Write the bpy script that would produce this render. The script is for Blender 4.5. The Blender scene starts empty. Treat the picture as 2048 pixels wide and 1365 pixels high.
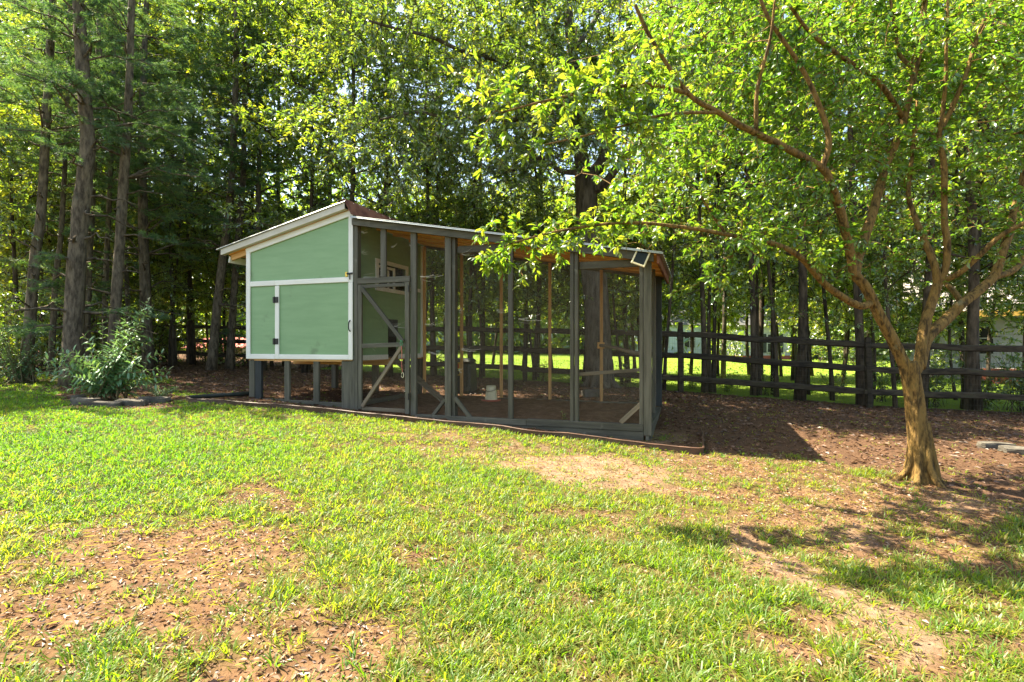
import bpy, bmesh, math, random
import numpy as np
from mathutils import Vector, Matrix

RS = np.random.RandomState(7)
random.seed(7)
S = bpy.context.scene
COL = S.collection
R = math.radians
F, HZ, CX = 1060.0, 690.0, 1024.0      # focal length in photo pixels, horizon row, centre column
CAMZ = 1.23

# ------------------------------------------------------------------ camera, sky, sun, exposure
cam_d = bpy.data.cameras.new('camera')
cam_d.sensor_width = 36.0
cam_d.lens = F / 2048 * 36.0
cam_d.shift_y = (HZ - 682.5) / 2048
cam_d.clip_start = 0.05
cam_d.clip_end = 600
cam = bpy.data.objects.new('camera', cam_d)
COL.objects.link(cam)
cam.location = (0, 0, CAMZ)
cam.rotation_euler = (R(90), 0, 0)
S.camera = cam

SUN_DIR = Vector((-0.925, 0.38, 0))     # horizontal direction towards the sun
SUN_DIR.normalize()
SUN_EL = 54.0
w = bpy.data.worlds.new('World')
S.world = w
w.use_nodes = True
wn = w.node_tree
wn.nodes.clear()
wo = wn.nodes.new('ShaderNodeOutputWorld')
wb = wn.nodes.new('ShaderNodeBackground')
ws = wn.nodes.new('ShaderNodeTexSky')
ws.sky_type = 'NISHITA'
ws.sun_disc = False
ws.sun_elevation = R(SUN_EL)
ws.sun_rotation = math.atan2(SUN_DIR.x, SUN_DIR.y)
ws.air_density = 1.0
ws.dust_density = 1.6
ws.ozone_density = 1.0
wb.inputs['Strength'].default_value = 0.10
wt = wn.nodes.new('ShaderNodeMixRGB')                 # even warm tint over the whole sky, in place of a white balance
wt.blend_type = 'MULTIPLY'
wt.inputs[0].default_value = 1.0
wt.inputs[2].default_value = (1.0, 0.94, 0.84, 1)
wn.links.new(ws.outputs[0], wt.inputs[1])
wn.links.new(wt.outputs[0], wb.inputs[0])
wn.links.new(wb.outputs[0], wo.inputs[0])

sun_d = bpy.data.lights.new('sun', 'SUN')
sun_d.energy = 5.0
sun_d.angle = R(0.55)
sun_d.color = (1.0, 0.89, 0.68)
sun = bpy.data.objects.new('sun', sun_d)
COL.objects.link(sun)
to_sun = Vector((SUN_DIR.x * math.cos(R(SUN_EL)), SUN_DIR.y * math.cos(R(SUN_EL)), math.sin(R(SUN_EL))))
sun.rotation_euler = to_sun.to_track_quat('Z', 'Y').to_euler()
sun.location = to_sun * 40

S.view_settings.view_transform = 'Standard'
S.view_settings.look = 'None'
S.view_settings.gamma = 1.0
S.view_settings.use_curve_mapping = False
S.view_settings.exposure = 2.25
S.render.engine = 'CYCLES'
S.cycles.max_bounces = 8
S.cycles.diffuse_bounces = 5
S.cycles.glossy_bounces = 2
S.cycles.transmission_bounces = 5
S.cycles.transparent_max_bounces = 6
S.cycles.caustics_reflective = False
S.cycles.caustics_refractive = False
S.cycles.sample_clamp_indirect = 6

# ------------------------------------------------------------------ small helpers
def at(px, py, Y):
    return np.array([(px - CX) / F * Y, Y, CAMZ - (py - HZ) / F * Y])

def tag(o, label=None, cat=None, group=None, kind=None):
    if label: o['label'] = label
    if cat: o['category'] = cat
    if group: o['group'] = group
    if kind: o['kind'] = kind
    return o

def link(o, parent=None):
    COL.objects.link(o)
    if parent is not None: o.parent = parent
    return o

def empty(name, loc=(0, 0, 0), rz=0.0):
    o = bpy.data.objects.new(name, None)
    o.empty_display_size = 0.2
    o.location = loc
    o.rotation_euler = (0, 0, rz)
    return link(o)

def copy_tree(o, parent=None):
    c = o.copy()
    COL.objects.link(c)
    if parent is not None: c.parent = parent
    for ch in KIDS.get(o.name, []):
        c2 = copy_tree(ch, c)
    return c
KIDS = {}

class Acc:
    """collects vertices and faces as arrays and builds one mesh"""
    def __init__(s):
        s.v, s.q, s.t, s.a, s.n = [], [], [], [], 0
    def add(s, V, Q=None, T=None, a=None):
        V = np.asarray(V, float).reshape(-1, 3)
        if Q is not None and len(Q): s.q.append(np.asarray(Q, np.int64).reshape(-1, 4) + s.n)
        if T is not None and len(T): s.t.append(np.asarray(T, np.int64).reshape(-1, 3) + s.n)
        s.v.append(V)
        s.a.append(np.full(len(V), 0.5) if a is None else np.broadcast_to(np.asarray(a, float), (len(V),)))
        s.n += len(V)
    def mesh(s, name, mats, smooth=False):
        V = np.concatenate(s.v) if s.v else np.zeros((0, 3))
        A = np.concatenate(s.a) if s.a else np.zeros(0)
        q = np.concatenate(s.q) if s.q else np.zeros((0, 4), np.int64)
        t = np.concatenate(s.t) if s.t else np.zeros((0, 3), np.int64)
        me = bpy.data.meshes.new(name)
        me.vertices.add(len(V))
        me.vertices.foreach_set('co', V.astype(np.float32).ravel())
        nl = len(q) * 4 + len(t) * 3
        me.loops.add(nl)
        me.loops.foreach_set('vertex_index', np.concatenate([q.ravel(), t.ravel()]).astype(np.int32))
        me.polygons.add(len(q) + len(t))
        ls = np.concatenate([np.arange(len(q)) * 4, len(q) * 4 + np.arange(len(t)) * 3])
        me.polygons.foreach_set('loop_start', ls.astype(np.int32))
        at_ = me.attributes.new('var', 'FLOAT', 'POINT')
        at_.data.foreach_set('value', A.astype(np.float32))
        me.polygons.foreach_set('use_smooth', np.full(len(q) + len(t), smooth, dtype=bool))
        me.update(calc_edges=True)
        for m in (mats if isinstance(mats, (list, tuple)) else [mats]): me.materials.append(m)
        return me
    def build(s, name, mats, parent=None, smooth=False):
        o = bpy.data.objects.new(name, s.mesh(name, mats, smooth))
        link(o, parent)
        if parent is not None: KIDS.setdefault(parent.name, []).append(o)
        return o

def unit(v):
    v = np.asarray(v, float)
    return v / np.maximum(np.linalg.norm(v, axis=-1, keepdims=True), 1e-9)

def tube(acc, P, rad, sides=6, a=0.5, cap=True, lump=0.0, rs=RS, ridge=0.0, rfreq=3.0):
    P = np.asarray(P, float); n = len(P)
    rad = np.broadcast_to(np.asarray(rad, float), (n,))
    T = np.gradient(P, axis=0); T = unit(T)
    up = np.array([0, 0, 1.0]) if abs(T[:, 2]).mean() < 0.8 else np.array([0, 1.0, 0])
    A = unit(np.cross(T, up)); B = np.cross(T, A)
    th = np.linspace(0, 2 * np.pi, sides, endpoint=False)
    rr = rad[:, None] * (1 + (lump * rs.randn(n, sides) if lump else 0))
    if ridge:
        zz = np.concatenate([[0], np.cumsum(np.linalg.norm(np.diff(P, axis=0), axis=1))])[:, None] * 3.2
        tt = np.linspace(0, 1, sides, endpoint=False)[None] * 2 * np.pi
        nz = vnoise(np.cos(tt) * rfreq + zz * .5 + 30, np.sin(tt) * rfreq + zz * .8 + 12, 3) - .5
        nz = nz - nz.mean()
        nf = vnoise(np.cos(tt) * rfreq * 2.6 + zz * .35 + 70, np.sin(tt) * rfreq * 2.6 + zz * .45 + 55, 3) - .5
        rr = rr * (1 + 2 * ridge * nz + 1.1 * ridge * nf * (sides > 20))
    V = P[:, None, :] + rr[..., None] * (np.cos(th)[None, :, None] * A[:, None, :] + np.sin(th)[None, :, None] * B[:, None, :])
    i = np.arange(n - 1)[:, None] * sides; j = np.arange(sides)[None, :]; k = (j + 1) % sides
    Q = np.stack([i + j, i + k, i + sides + k, i + sides + j], -1).reshape(-1, 4)
    V = V.reshape(-1, 3)
    Tr = []
    if cap:
        V = np.vstack([V, P[-1:], P[:1]])
        e = n * sides; b = (n - 1) * sides
        Tr = [(b + x, b + (x + 1) % sides, e) for x in range(sides)] + [((x + 1) % sides, x, e + 1) for x in range(sides)]
    acc.add(V, Q, Tr, a)

def spline(P, n):
    """Catmull-Rom through the points (any number of columns)"""
    P = np.asarray(P, float)
    if len(P) < 3:
        t = np.linspace(0, 1, n)[:, None]
        return P[0] * (1 - t) + P[-1] * t
    E = np.vstack([2 * P[0] - P[1], P, 2 * P[-1] - P[-2]])
    m = len(P) - 1
    t = np.linspace(0, m - 1e-6, n); i = t.astype(int); u = (t - i)[:, None]
    p0, p1, p2, p3 = E[i], E[i + 1], E[i + 2], E[i + 3]
    return 0.5 * ((2 * p1) + (-p0 + p2) * u + (2 * p0 - 5 * p1 + 4 * p2 - p3) * u ** 2 + (-p0 + 3 * p1 - 3 * p2 + p3) * u ** 3)

# value noise for placing patches and bumps
_perm = np.random.RandomState(3).rand(256, 256)
def vnoise(x, y, oct=3):
    x = np.asarray(x, float); y = np.asarray(y, float)
    out = 0; amp = 1.0; tot = 0
    for o in range(oct):
        xi = np.floor(x).astype(int); yi = np.floor(y).astype(int)
        fx = x - xi; fy = y - yi
        fx = fx * fx * (3 - 2 * fx); fy = fy * fy * (3 - 2 * fy)
        g = lambda a, b: _perm[a & 255, b & 255]
        v = (g(xi, yi) * (1 - fx) + g(xi + 1, yi) * fx) * (1 - fy) + (g(xi, yi + 1) * (1 - fx) + g(xi + 1, yi + 1) * fx) * fy
        out = out + amp * v; tot += amp; amp *= 0.5
        x = x * 2.03 + 17.3; y = y * 2.03 + 9.1
    return out / tot

# ------------------------------------------------------------------ terrain height (thin plate through surveyed points)
def _cp(px, py, Y):
    p = at(px, py, Y); return (p[0], p[1], p[2])
CP = [(0, 0, 0), (-4, 2, .17), (4, 2, -.12), (0, 3.5, .03), _cp(498, 796, 8.23), _cp(700, 819, 7.6), _cp(1302, 884, 6.25),
      _cp(1312, 811, 8.19), _cp(1100, 800, 8.8), _cp(850, 788, 9.5), _cp(1842, 962, 4.9),
      _cp(460, 734, 16.5), _cp(1050, 764, 12.8), _cp(1362, 786, 11.2), _cp(1740, 816, 10.4), _cp(2048, 832, 9.8),
      _cp(60, 748, 12), (-9, 9, .46), (-16, 18, .75), (0, 25, .28), (0, 40, .32), (-20, 30, .75), (20, 22, -.1), (25, 45, 0), (-40, 60, .8), (40, 70, 0), (0, 120, .3),
      (-130, 60, .5), (130, 60, 0), (0, -60, 0), (-80, -40, .3), (80, -40, -.3), (0, -20, 0), (-25, 8, .9), (25, 5, -.6)]
CP = np.array(CP)
def _phi(r2): return 0.5 * r2 * np.log(r2 + 1e-9)
def _fit():
    n = len(CP); X = CP[:, :2]
    K = _phi(((X[:, None] - X[None]) ** 2).sum(-1)) + 0.05 * np.eye(n)
    Pm = np.hstack([np.ones((n, 1)), X])
    A = np.block([[K, Pm], [Pm.T, np.zeros((3, 3))]])
    return np.linalg.solve(A, np.concatenate([CP[:, 2], np.zeros(3)]))
_W = _fit()
def gz(x, y):
    x = np.asarray(x, float); y = np.asarray(y, float)
    out = _W[-3] + _W[-2] * x + _W[-1] * y
    for i in range(len(CP)):
        out = out + _W[i] * _phi((x - CP[i, 0]) ** 2 + (y - CP[i, 1]) ** 2)
    return out

def ground_at(px, py):
    """the ground point seen at a photo pixel"""
    lo, hi = 0.6, 60.0
    for _ in range(50):
        m = (lo + hi) / 2
        p = at(px, py, m)
        if p[2] > gz(p[0], p[1]): lo = m
        else: hi = m
    p = at(px, py, lo)
    return np.array([p[0], p[1], float(gz(p[0], p[1]))])

def to_px(x, y, z):
    Y = np.maximum(y, 0.3)
    return CX + F * x / Y, HZ + F * (CAMZ - z) / Y

def in_poly(px, py, poly):
    poly = np.asarray(poly, float); ins = np.zeros(np.shape(px), bool)
    n = len(poly)
    for i in range(n):
        x1, y1 = poly[i]; x2, y2 = poly[(i + 1) % n]
        c = ((y1 > py) != (y2 > py)) & (px < (x2 - x1) * (py - y1) / (y2 - y1 + 1e-12) + x1)
        ins ^= c
    return ins
def ground_poly(pts): return [tuple(ground_at(*p)[:2]) for p in pts]

# areas of the yard, each outlined on the ground
A_RIGHT = ground_poly([(1305, 795), (1340, 784), (1740, 815), (2060, 834), (2300, 850)]) + ground_poly([(2300, 1010), (2048, 985), (1900, 985), (1800, 945), (1640, 925), (1500, 905), (1415, 905), (1395, 880), (1310, 868)])
A_BACK = [(-9.8, 17.2), (-6.1, 15.9), (-2.9, 14.35), (.31, 12.9), (3.57, 11.3), (3.4, 9), (1.9, 6.2), (-2.2, 7.5), (-4.2, 8.3), (-5.2, 8.6), (-6.3, 10), (-8, 12), (-9.5, 14)]
A_STRIP = ground_poly([(378, 805), (500, 813), (640, 826), (760, 838), (850, 848), (960, 858), (1060, 870), (1150, 879), (1260, 893), (1330, 900), (1395, 908), (1405, 872), (1300, 872), (700, 812), (498, 790), (378, 799)])
A_BED = ground_poly([(120, 772), (340, 768), (380, 800), (330, 815), (150, 816)])
SOIL = [(300, 1110, 290, 80, 1.05), (90, 1230, 230, 95, .95), (420, 1230, 200, 70, .8), (60, 1310, 150, 65, 1.0), (560, 1345, 220, 50, .8), (250, 1180, 330, 130, .55), (1450, 960, 330, 60, .6), (1650, 1030, 320, 50, .5),
        (720, 1290, 120, 50, .8), (860, 1290, 90, 40, .5), (520, 1000, 90, 24, .7), (610, 945, 60, 15, .4), (880, 1120, 65, 27, .7), (950, 1150, 45, 30, .5),
        (1400, 945, 220, 40, .8), (1550, 990, 220, 60, .6), (1060, 1105, 50, 20, .6), (1180, 1190, 60, 30, .5), (1180, 1340, 70, 30, .4),
        (1480, 1090, 70, 50, .7), (1700, 1080, 230, 35, .5), (1750, 1010, 170, 30, .4), (1250, 1070, 55, 45, .6), (1640, 1290, 130, 60, .55), (1850, 1345, 160, 40, .5),
        (1850, 1000, 240, 60, .75), (1950, 1110, 120, 30, .5), (620, 1180, 120, 30, .35)]
SAND = [(1130, 930, 180, 28, .9), (1240, 962, 160, 30, .8), (1000, 900, 220, 18, .55), (850, 868, 160, 12, .4), (1440, 1060, 50, 30, .6), (1500, 1090, 60, 32, .8), (1560, 1122, 60, 32, .8), (1620, 1150, 65, 32, .9),
        (1690, 1185, 70, 36, .9), (1750, 1225, 80, 36, .9), (1820, 1265, 85, 38, .9), (1890, 1305, 90, 36, .9), (1700, 1070, 90, 22, .5), (1920, 1010, 120, 22, .5), (1270, 1060, 40, 36, .5), (1330, 878, 70, 18, .9)]

def masks(x, y, z):
    px, py = to_px(x, y, z)
    wob = (vnoise(x * 1.7, y * 1.7) - .5)
    wob2 = (vnoise(x * 1.7 + 40, y * 1.7 + 11) - .5)
    fine = vnoise(x * 4.5, y * 4.5, 4)
    fx, fy = x + wob * .7, y + wob2 * .7
    litter = np.zeros(np.shape(x))
    for poly in (A_RIGHT, A_BACK, A_STRIP, A_BED):
        k = .25 if poly is A_STRIP else 1.0
        litter = np.maximum(litter, in_poly(x + wob * .7 * k, y + wob2 * .7 * k, poly).astype(float))
    # woodland floor: left bank beyond the lawn edge and the belt beneath the trees
    fence_y = np.interp(x, [-30, -15.7, -9.3, .31, 3.57, 7.02, 10.4, 20], [27, 20.5, 17.4, 12.8, 11.2, 10.4, 9.65, 8])
    edge_y = np.interp(x, [-40, -12, -9, -6.5, -4], [13, 12.2, 12.3, 12.8, 40])
    wood = (fy > edge_y) & (fy < fence_y + 9) & (x < -4)
    belt = (fy > fence_y - .8) & (fy < fence_y + .55)
    litter = np.maximum(litter, np.maximum(wood, belt * (x < 12)))
    pw, pw2 = px + wob * 160 * np.clip(4 / np.maximum(y, .5), .3, 2), py + wob2 * 60 * np.clip(4 / np.maximum(y, .5), .3, 2)
    soil = np.zeros(np.shape(x)); sand = np.zeros(np.shape(x))
    for cx, cy, rx, ry, a in SOIL:
        soil = np.maximum(soil, a * np.exp(-(((pw - cx) / rx) ** 2 + ((pw2 - cy) / ry) ** 2) ** 1.5))
    for cx, cy, rx, ry, a in SAND:
        sand = np.maximum(sand, a * np.exp(-(((pw - cx) / rx) ** 2 + ((pw2 - cy) / ry) ** 2) ** 1.5))
    front = y > .6
    litter = litter * (1 - .85 * np.exp(-(((pw - 1335) / 75) ** 2 + ((pw2 - 880) / 16) ** 2) ** 1.5) * front)
    soil, sand = soil * front, sand * front
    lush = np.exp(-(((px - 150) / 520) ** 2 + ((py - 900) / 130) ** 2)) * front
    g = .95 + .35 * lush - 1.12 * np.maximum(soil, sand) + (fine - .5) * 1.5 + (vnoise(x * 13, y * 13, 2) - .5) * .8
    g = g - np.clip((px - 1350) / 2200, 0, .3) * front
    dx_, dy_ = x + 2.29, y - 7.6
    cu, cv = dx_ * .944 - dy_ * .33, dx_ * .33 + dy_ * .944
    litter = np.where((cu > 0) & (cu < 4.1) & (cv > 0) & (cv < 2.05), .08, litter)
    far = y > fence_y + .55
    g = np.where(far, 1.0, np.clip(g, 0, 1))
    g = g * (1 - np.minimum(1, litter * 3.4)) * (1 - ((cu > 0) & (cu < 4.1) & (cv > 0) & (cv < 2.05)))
    return g, litter, sand * (1 - litter * .6), far

# ------------------------------------------------------------------ materials
def mat(name):
    m = bpy.data.materials.new(name); m.use_nodes = True
    nt = m.node_tree; nt.nodes.clear()
    out = nt.nodes.new('ShaderNodeOutputMaterial')
    return m, nt, out

def N(nt, typ, **kw):
    n = nt.nodes.new(typ)
    for k, v in kw.items():
        if k == 'ins':
            for kk, vv in v.items(): n.inputs[kk].default_value = vv
        else: setattr(n, k, v)
    return n

def ramp(nt, stops):
    r = nt.nodes.new('ShaderNodeValToRGB')
    e = r.color_ramp.elements
    while len(e) < len(stops): e.new(0.5)
    for i, (p, c) in enumerate(stops):
        e[i].position = p; e[i].color = (*c, 1)
    return r

def rgba(c): return (c[0], c[1], c[2], 1)

def mat_surface(name, c1, c2, scale=(6, 6, 6), rough=.75, bump=.3, bscale=None, spec=.3, metal=0.0, detail=6, vary=.12, c3=None, dist=.01, stain=None, coords='Object'):
    m, nt, out = mat(name)
    tc = N(nt, 'ShaderNodeTexCoord')
    mp = N(nt, 'ShaderNodeMapping'); mp.inputs['Scale'].default_value = scale
    nt.links.new(tc.outputs[coords], mp.inputs[0])
    oi = N(nt, 'ShaderNodeObjectInfo')
    off = N(nt, 'ShaderNodeVectorMath', operation='SCALE'); off.inputs[0].default_value = (13, 7, 5)
    nt.links.new(oi.outputs['Random'], off.inputs['Scale'])
    nt.links.new(off.outputs[0], mp.inputs['Location'])
    n1 = N(nt, 'ShaderNodeTexNoise', ins={'Scale': 1.0, 'Detail': detail, 'Roughness': .62})
    nt.links.new(mp.outputs[0], n1.inputs['Vector'])
    stops = [(.36, c1), (.64, c2)] if c3 is None else [(.38, c1), (.56, c2), (.70, c3)]
    r = ramp(nt, stops)
    nt.links.new(n1.outputs[0], r.inputs[0])
    col = r.outputs[0]
    if stain is not None:
        n3 = N(nt, 'ShaderNodeTexNoise', ins={'Scale': stain[1], 'Detail': 5, 'Roughness': .65})
        nt.links.new(tc.outputs[coords], n3.inputs['Vector'])
        r3 = ramp(nt, [(stain[2], (0, 0, 0)), (stain[2] + .12, (1, 1, 1))])
        nt.links.new(n3.outputs[0], r3.inputs[0])
        mx = N(nt, 'ShaderNodeMixRGB'); mx.inputs[2].default_value = rgba(stain[0])
        nt.links.new(r3.outputs[0], mx.inputs[0]); nt.links.new(col, mx.inputs[1]); col = mx.outputs[0]
    hs = N(nt, 'ShaderNodeHueSaturation')
    mr = N(nt, 'ShaderNodeMapRange'); mr.inputs['To Min'].default_value = 1 - vary; mr.inputs['To Max'].default_value = 1 + vary
    nt.links.new(oi.outputs['Random'], mr.inputs[0]); nt.links.new(mr.outputs[0], hs.inputs['Value'])
    nt.links.new(col, hs.inputs['Color'])
    b = N(nt, 'ShaderNodeBsdfPrincipled', ins={'Roughness': rough, 'Metallic': metal, 'Specular IOR Level': spec})
    nt.links.new(hs.outputs[0], b.inputs['Base Color'])
    if bump:
        bp = N(nt, 'ShaderNodeBump', ins={'Strength': bump, 'Distance': dist})
        n2 = N(nt, 'ShaderNodeTexNoise', ins={'Scale': 2.2, 'Detail': 8, 'Roughness': .7})
        nt.links.new(mp.outputs[0], n2.inputs['Vector'])
        nt.links.new(n2.outputs[0], bp.inputs['Height']); nt.links.new(bp.outputs[0], b.inputs['Normal'])
    nt.links.new(b.outputs[0], out.inputs[0])
    return m

def mat_leaf(name, cols, trans, gloss=.06, tfac=.5, rough=.45):
    """leaf: diffuse + translucent + a thin waxy sheen; 'var' picks the leaf's own colour"""
    m, nt, out = mat(name)
    a = N(nt, 'ShaderNodeAttribute', attribute_name='var')
    r = ramp(nt, [(i / max(1, len(cols) - 1), c) for i, c in enumerate(cols)])
    r2 = ramp(nt, [(i / max(1, len(trans) - 1), c) for i, c in enumerate(trans)])
    nt.links.new(a.outputs['Fac'], r.inputs[0]); nt.links.new(a.outputs['Fac'], r2.inputs[0])
    d = N(nt, 'ShaderNodeBsdfDiffuse'); t = N(nt, 'ShaderNodeBsdfTranslucent')
    g = N(nt, 'ShaderNodeBsdfGlossy', ins={'Roughness': rough})
    g.inputs[0].default_value = (.9, .95, 1, 1)
    nt.links.new(r.outputs[0], d.inputs[0]); nt.links.new(r2.outputs[0], t.inputs[0])
    m1 = N(nt, 'ShaderNodeMixShader', ins={0: tfac}); m2 = N(nt, 'ShaderNodeMixShader', ins={0: gloss})
    nt.links.new(d.outputs[0], m1.inputs[1]); nt.links.new(t.outputs[0], m1.inputs[2])
    nt.links.new(m1.outputs[0], m2.inputs[1]); nt.links.new(g.outputs[0], m2.inputs[2])
    nt.links.new(m2.outputs[0], out.inputs[0])
    return m

M = {}
M['paint_green'] = mat_surface('sage_green_paint', (.215, .345, .175), (.245, .385, .20), (2, 2, 14), .55, .22, stain=((.175, .255, .135), 2.3, .60), dist=.004, vary=.03)
M['paint_white'] = mat_surface('white_trim_paint', (.74, .72, .65), (.82, .80, .74), (3, 18, 18), .5, .25, stain=((.42, .36, .26), 6, .66), dist=.003, vary=.05)
M['paint_grey'] = mat_surface('weathered_charcoal_paint', (.066, .062, .044), (.118, .110, .082), (2, 22, 22), .7, .5, stain=((.16, .15, .115), 7, .64), dist=.004, vary=.18)
M['black_paint'] = mat_surface('black_board_paint', (.018, .022, .024), (.04, .045, .046), (2, 18, 18), .6, .3, vary=.1)
M['raw_wood'] = mat_surface('raw_pine_wood', (.52, .27, .085), (.66, .38, .14), (2, 24, 24), .65, .3, c3=(.44, .20, .06), vary=.12)
M['aged_wood'] = mat_surface('aged_bare_wood', (.15, .12, .08), (.23, .185, .125), (2, 26, 26), .8, .5, vary=.2)
M['plywood'] = mat_surface('roof_sheathing_plywood', (.82, .36, .075), (.90, .46, .12), (1.2, 14, 4), .6, .25, stain=((.40, .16, .045), 3.0, .68), vary=.05)
M['rail_wood'] = mat_surface('weathered_rail_wood', (.022, .017, .011), (.060, .046, .029), (1.5, 16, 16), .85, .8, c3=(.040, .042, .020), vary=.25, dist=.01)
M['metal_roof'] = mat_surface('galvanised_roof_sheet', (.26, .28, .27), (.36, .38, .37), (3, 3, 3), .38, .05, metal=.6, vary=.02)
M['beige_metal'] = mat_surface('beige_drip_edge', (.50, .46, .37), (.60, .56, .46), (3, 9, 9), .45, .1, vary=.02)
M['rust'] = mat_surface('rusty_ridge_flashing', (.10, .035, .02), (.22, .09, .05), (5, 5, 5), .75, .3, c3=(.14, .06, .04))
M['black_metal'] = mat_surface('black_iron', (.012, .012, .012), (.022, .022, .022), (20, 20, 20), .4, .1)
M['brass'] = mat_surface('yellow_brass', (.55, .36, .06), (.65, .45, .10), (20, 20, 20), .35, 0, metal=.6)
M['wire'] = mat_surface('galvanised_wire', (.16, .13, .09), (.24, .20, .14), (30, 30, 30), .6, 0, metal=.0)
M['fence_wire'] = mat_surface('dark_fence_wire', (.10, .10, .09), (.16, .16, .14), (30, 30, 30), .5, 0, metal=.3)
M['dark'] = mat_surface('interior_shade_colour', (.02, .018, .015), (.03, .027, .022), (5, 5, 5), .9, 0)  # near-black colour standing in for the shade inside the house
M['glass'] = mat_surface('dusty_dark_glass', (.012, .014, .013), (.02, .023, .021), (4, 4, 4), .22, 0, spec=.25)
M['bark_near'] = mat_surface('ridged_tan_bark', (.075, .045, .014), (.30, .18, .050), (30, 30, 8), .85, 1.0, c3=(.17, .12, .034), dist=.03, vary=.02, stain=((.20, .18, .10), 5.0, .64))
M['bark_pine'] = mat_surface('flaky_pine_bark', (.060, .046, .032), (.22, .175, .12), (17, 17, 5), .9, 1.0, dist=.03, vary=.15, stain=((.13, .14, .11), 2.5, .62))
M['bark_oak'] = mat_surface('grey_oak_bark', (.05, .04, .028), (.18, .15, .11), (16, 16, 3), .9, 1.0, dist=.04, vary=.12, stain=((.22, .22, .19), 2.0, .66))
M['bark_dark'] = mat_surface('dark_thin_bark', (.030, .023, .016), (.12, .09, .06), (16, 16, 4), .9, .8, dist=.02, vary=.25)
M['twig'] = mat_surface('green_brown_stem', (.12, .10, .045), (.18, .15, .07), (10, 10, 10), .7, .2)
M['stone'] = mat_surface('grey_field_stone', (.06, .052, .042), (.14, .125, .10), (7, 7, 7), .9, .8, dist=.02, vary=.2, stain=((.14, .16, .08), 5, .6))
M['edging'] = mat_surface('brown_rubber_edging', (.055, .032, .022), (.12, .065, .042), (5, 20, 20), .5, .3, vary=.02)
M['plastic_black'] = mat_surface('black_plastic', (.018, .024, .020), (.03, .038, .032), (8, 8, 8), .45, .1)
M['plastic_cream'] = mat_surface('cream_plastic', (.66, .58, .36), (.76, .68, .45), (8, 8, 8), .4, .05)
M['plastic_red'] = mat_surface('dull_red_plastic', (.30, .07, .045), (.38, .10, .06), (8, 8, 8), .45, .05)
M['st_yellow'] = mat_surface('yellow_print', (.62, .45, .05), (.68, .50, .07), (9, 9, 9), .5, 0)
M['st_red'] = mat_surface('red_print', (.50, .07, .03), (.55, .09, .04), (9, 9, 9), .5, 0)
M['st_green'] = mat_surface('green_print', (.10, .28, .07), (.12, .32, .08), (9, 9, 9), .5, 0)
M['cord_red'] = mat_surface('faded_red_cord', (.50, .15, .09), (.58, .22, .14), (30, 30, 30), .8, .1)
M['clip_green'] = mat_surface('green_clip', (.06, .32, .14), (.08, .36, .16), (30, 30, 30), .4, 0)
M['siding_white'] = mat_surface('white_house_siding', (.36, .36, .36), (.42, .42, .42), (2, 2, 2), .6, .05, vary=.03)
M['siding_blue'] = mat_surface('pale_blue_siding', (.42, .49, .54), (.50, .57, .61), (2, 2, 2), .6, .05, vary=.03)
M['roof_pale'] = mat_surface('pale_grey_shingle', (.30, .27, .255), (.44, .40, .38), (5, 5, 5), .9, .4, vary=.16)
M['roof_dark'] = mat_surface('dark_grey_shingle', (.10, .10, .10), (.17, .17, .165), (5, 5, 5), .9, .4, vary=.16)
M['roof_red'] = mat_surface('faded_red_sheet', (.50, .10, .075), (.60, .17, .13), (3, 3, 3), .55, .1)
M['brick'] = mat_surface('red_brick', (.28, .075, .042), (.42, .13, .075), (11, 11, 11), .9, .3, vary=.3)
M['mortar'] = mat_surface('grey_mortar', (.36, .33, .29), (.45, .42, .37), (11, 11, 11), .9, .2)
M['fascia_ochre'] = mat_surface('ochre_fascia', (.50, .30, .06), (.60, .38, .09), (4, 9, 9), .6, .1)
M['tan_board'] = mat_surface('tan_board', (.46, .38, .25), (.56, .47, .33), (4, 9, 9), .7, .1)
M['web'] = mat_surface('dusty_cobweb', (.62, .58, .48), (.72, .68, .58), (9, 9, 9), .8, 0)

M['leaf_near'] = mat_leaf('backlit_tree_leaf', [(.060, .125, .016), (.095, .17, .020), (.14, .20, .023)], [(.12, .30, .016), (.26, .45, .020), (.50, .57, .03)], .06, .55, .36)
M['leaf_oak'] = mat_leaf('oak_leaf', [(.055, .105, .022), (.085, .150, .026), (.13, .19, .026)], [(.20, .38, .02), (.42, .60, .025), (.78, .76, .03)], .15, .50, .33)
M['leaf_mid'] = mat_leaf('woodland_leaf', [(.055, .105, .024), (.085, .155, .028), (.135, .19, .028)], [(.20, .40, .02), (.44, .62, .025), (.80, .78, .03)], .13, .50, .35)
M['leaf_bluish'] = mat_leaf('bush_leaf', [(.11, .22, .10), (.15, .28, .12), (.21, .31, .12)], [(.16, .34, .08), (.26, .45, .09), (.40, .55, .09)], .06, .32, .42)
M['needle'] = mat_leaf('pine_needle', [(.045, .105, .050), (.065, .135, .058), (.10, .165, .055)], [(.12, .28, .06), (.24, .44, .07), (.46, .56, .07)], .06, .42, .5)
M['grass_blade'] = mat_leaf('grass_blade', [(.050, .122, .010), (.094, .168, .012), (.185, .20, .024), (.32, .25, .09)], [(.15, .41, .010), (.35, .57, .014), (.62, .62, .03), (.48, .36, .09)], .03, .5, .5)
M['dead_leaf'] = mat_leaf('dead_leaf', [(.055, .027, .014), (.14, .068, .034), (.25, .135, .07), (.40, .29, .19)], [(.09, .04, .015), (.17, .08, .03), (.22, .12, .05), (.28, .2, .1)], .05, .22, .5)

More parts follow.
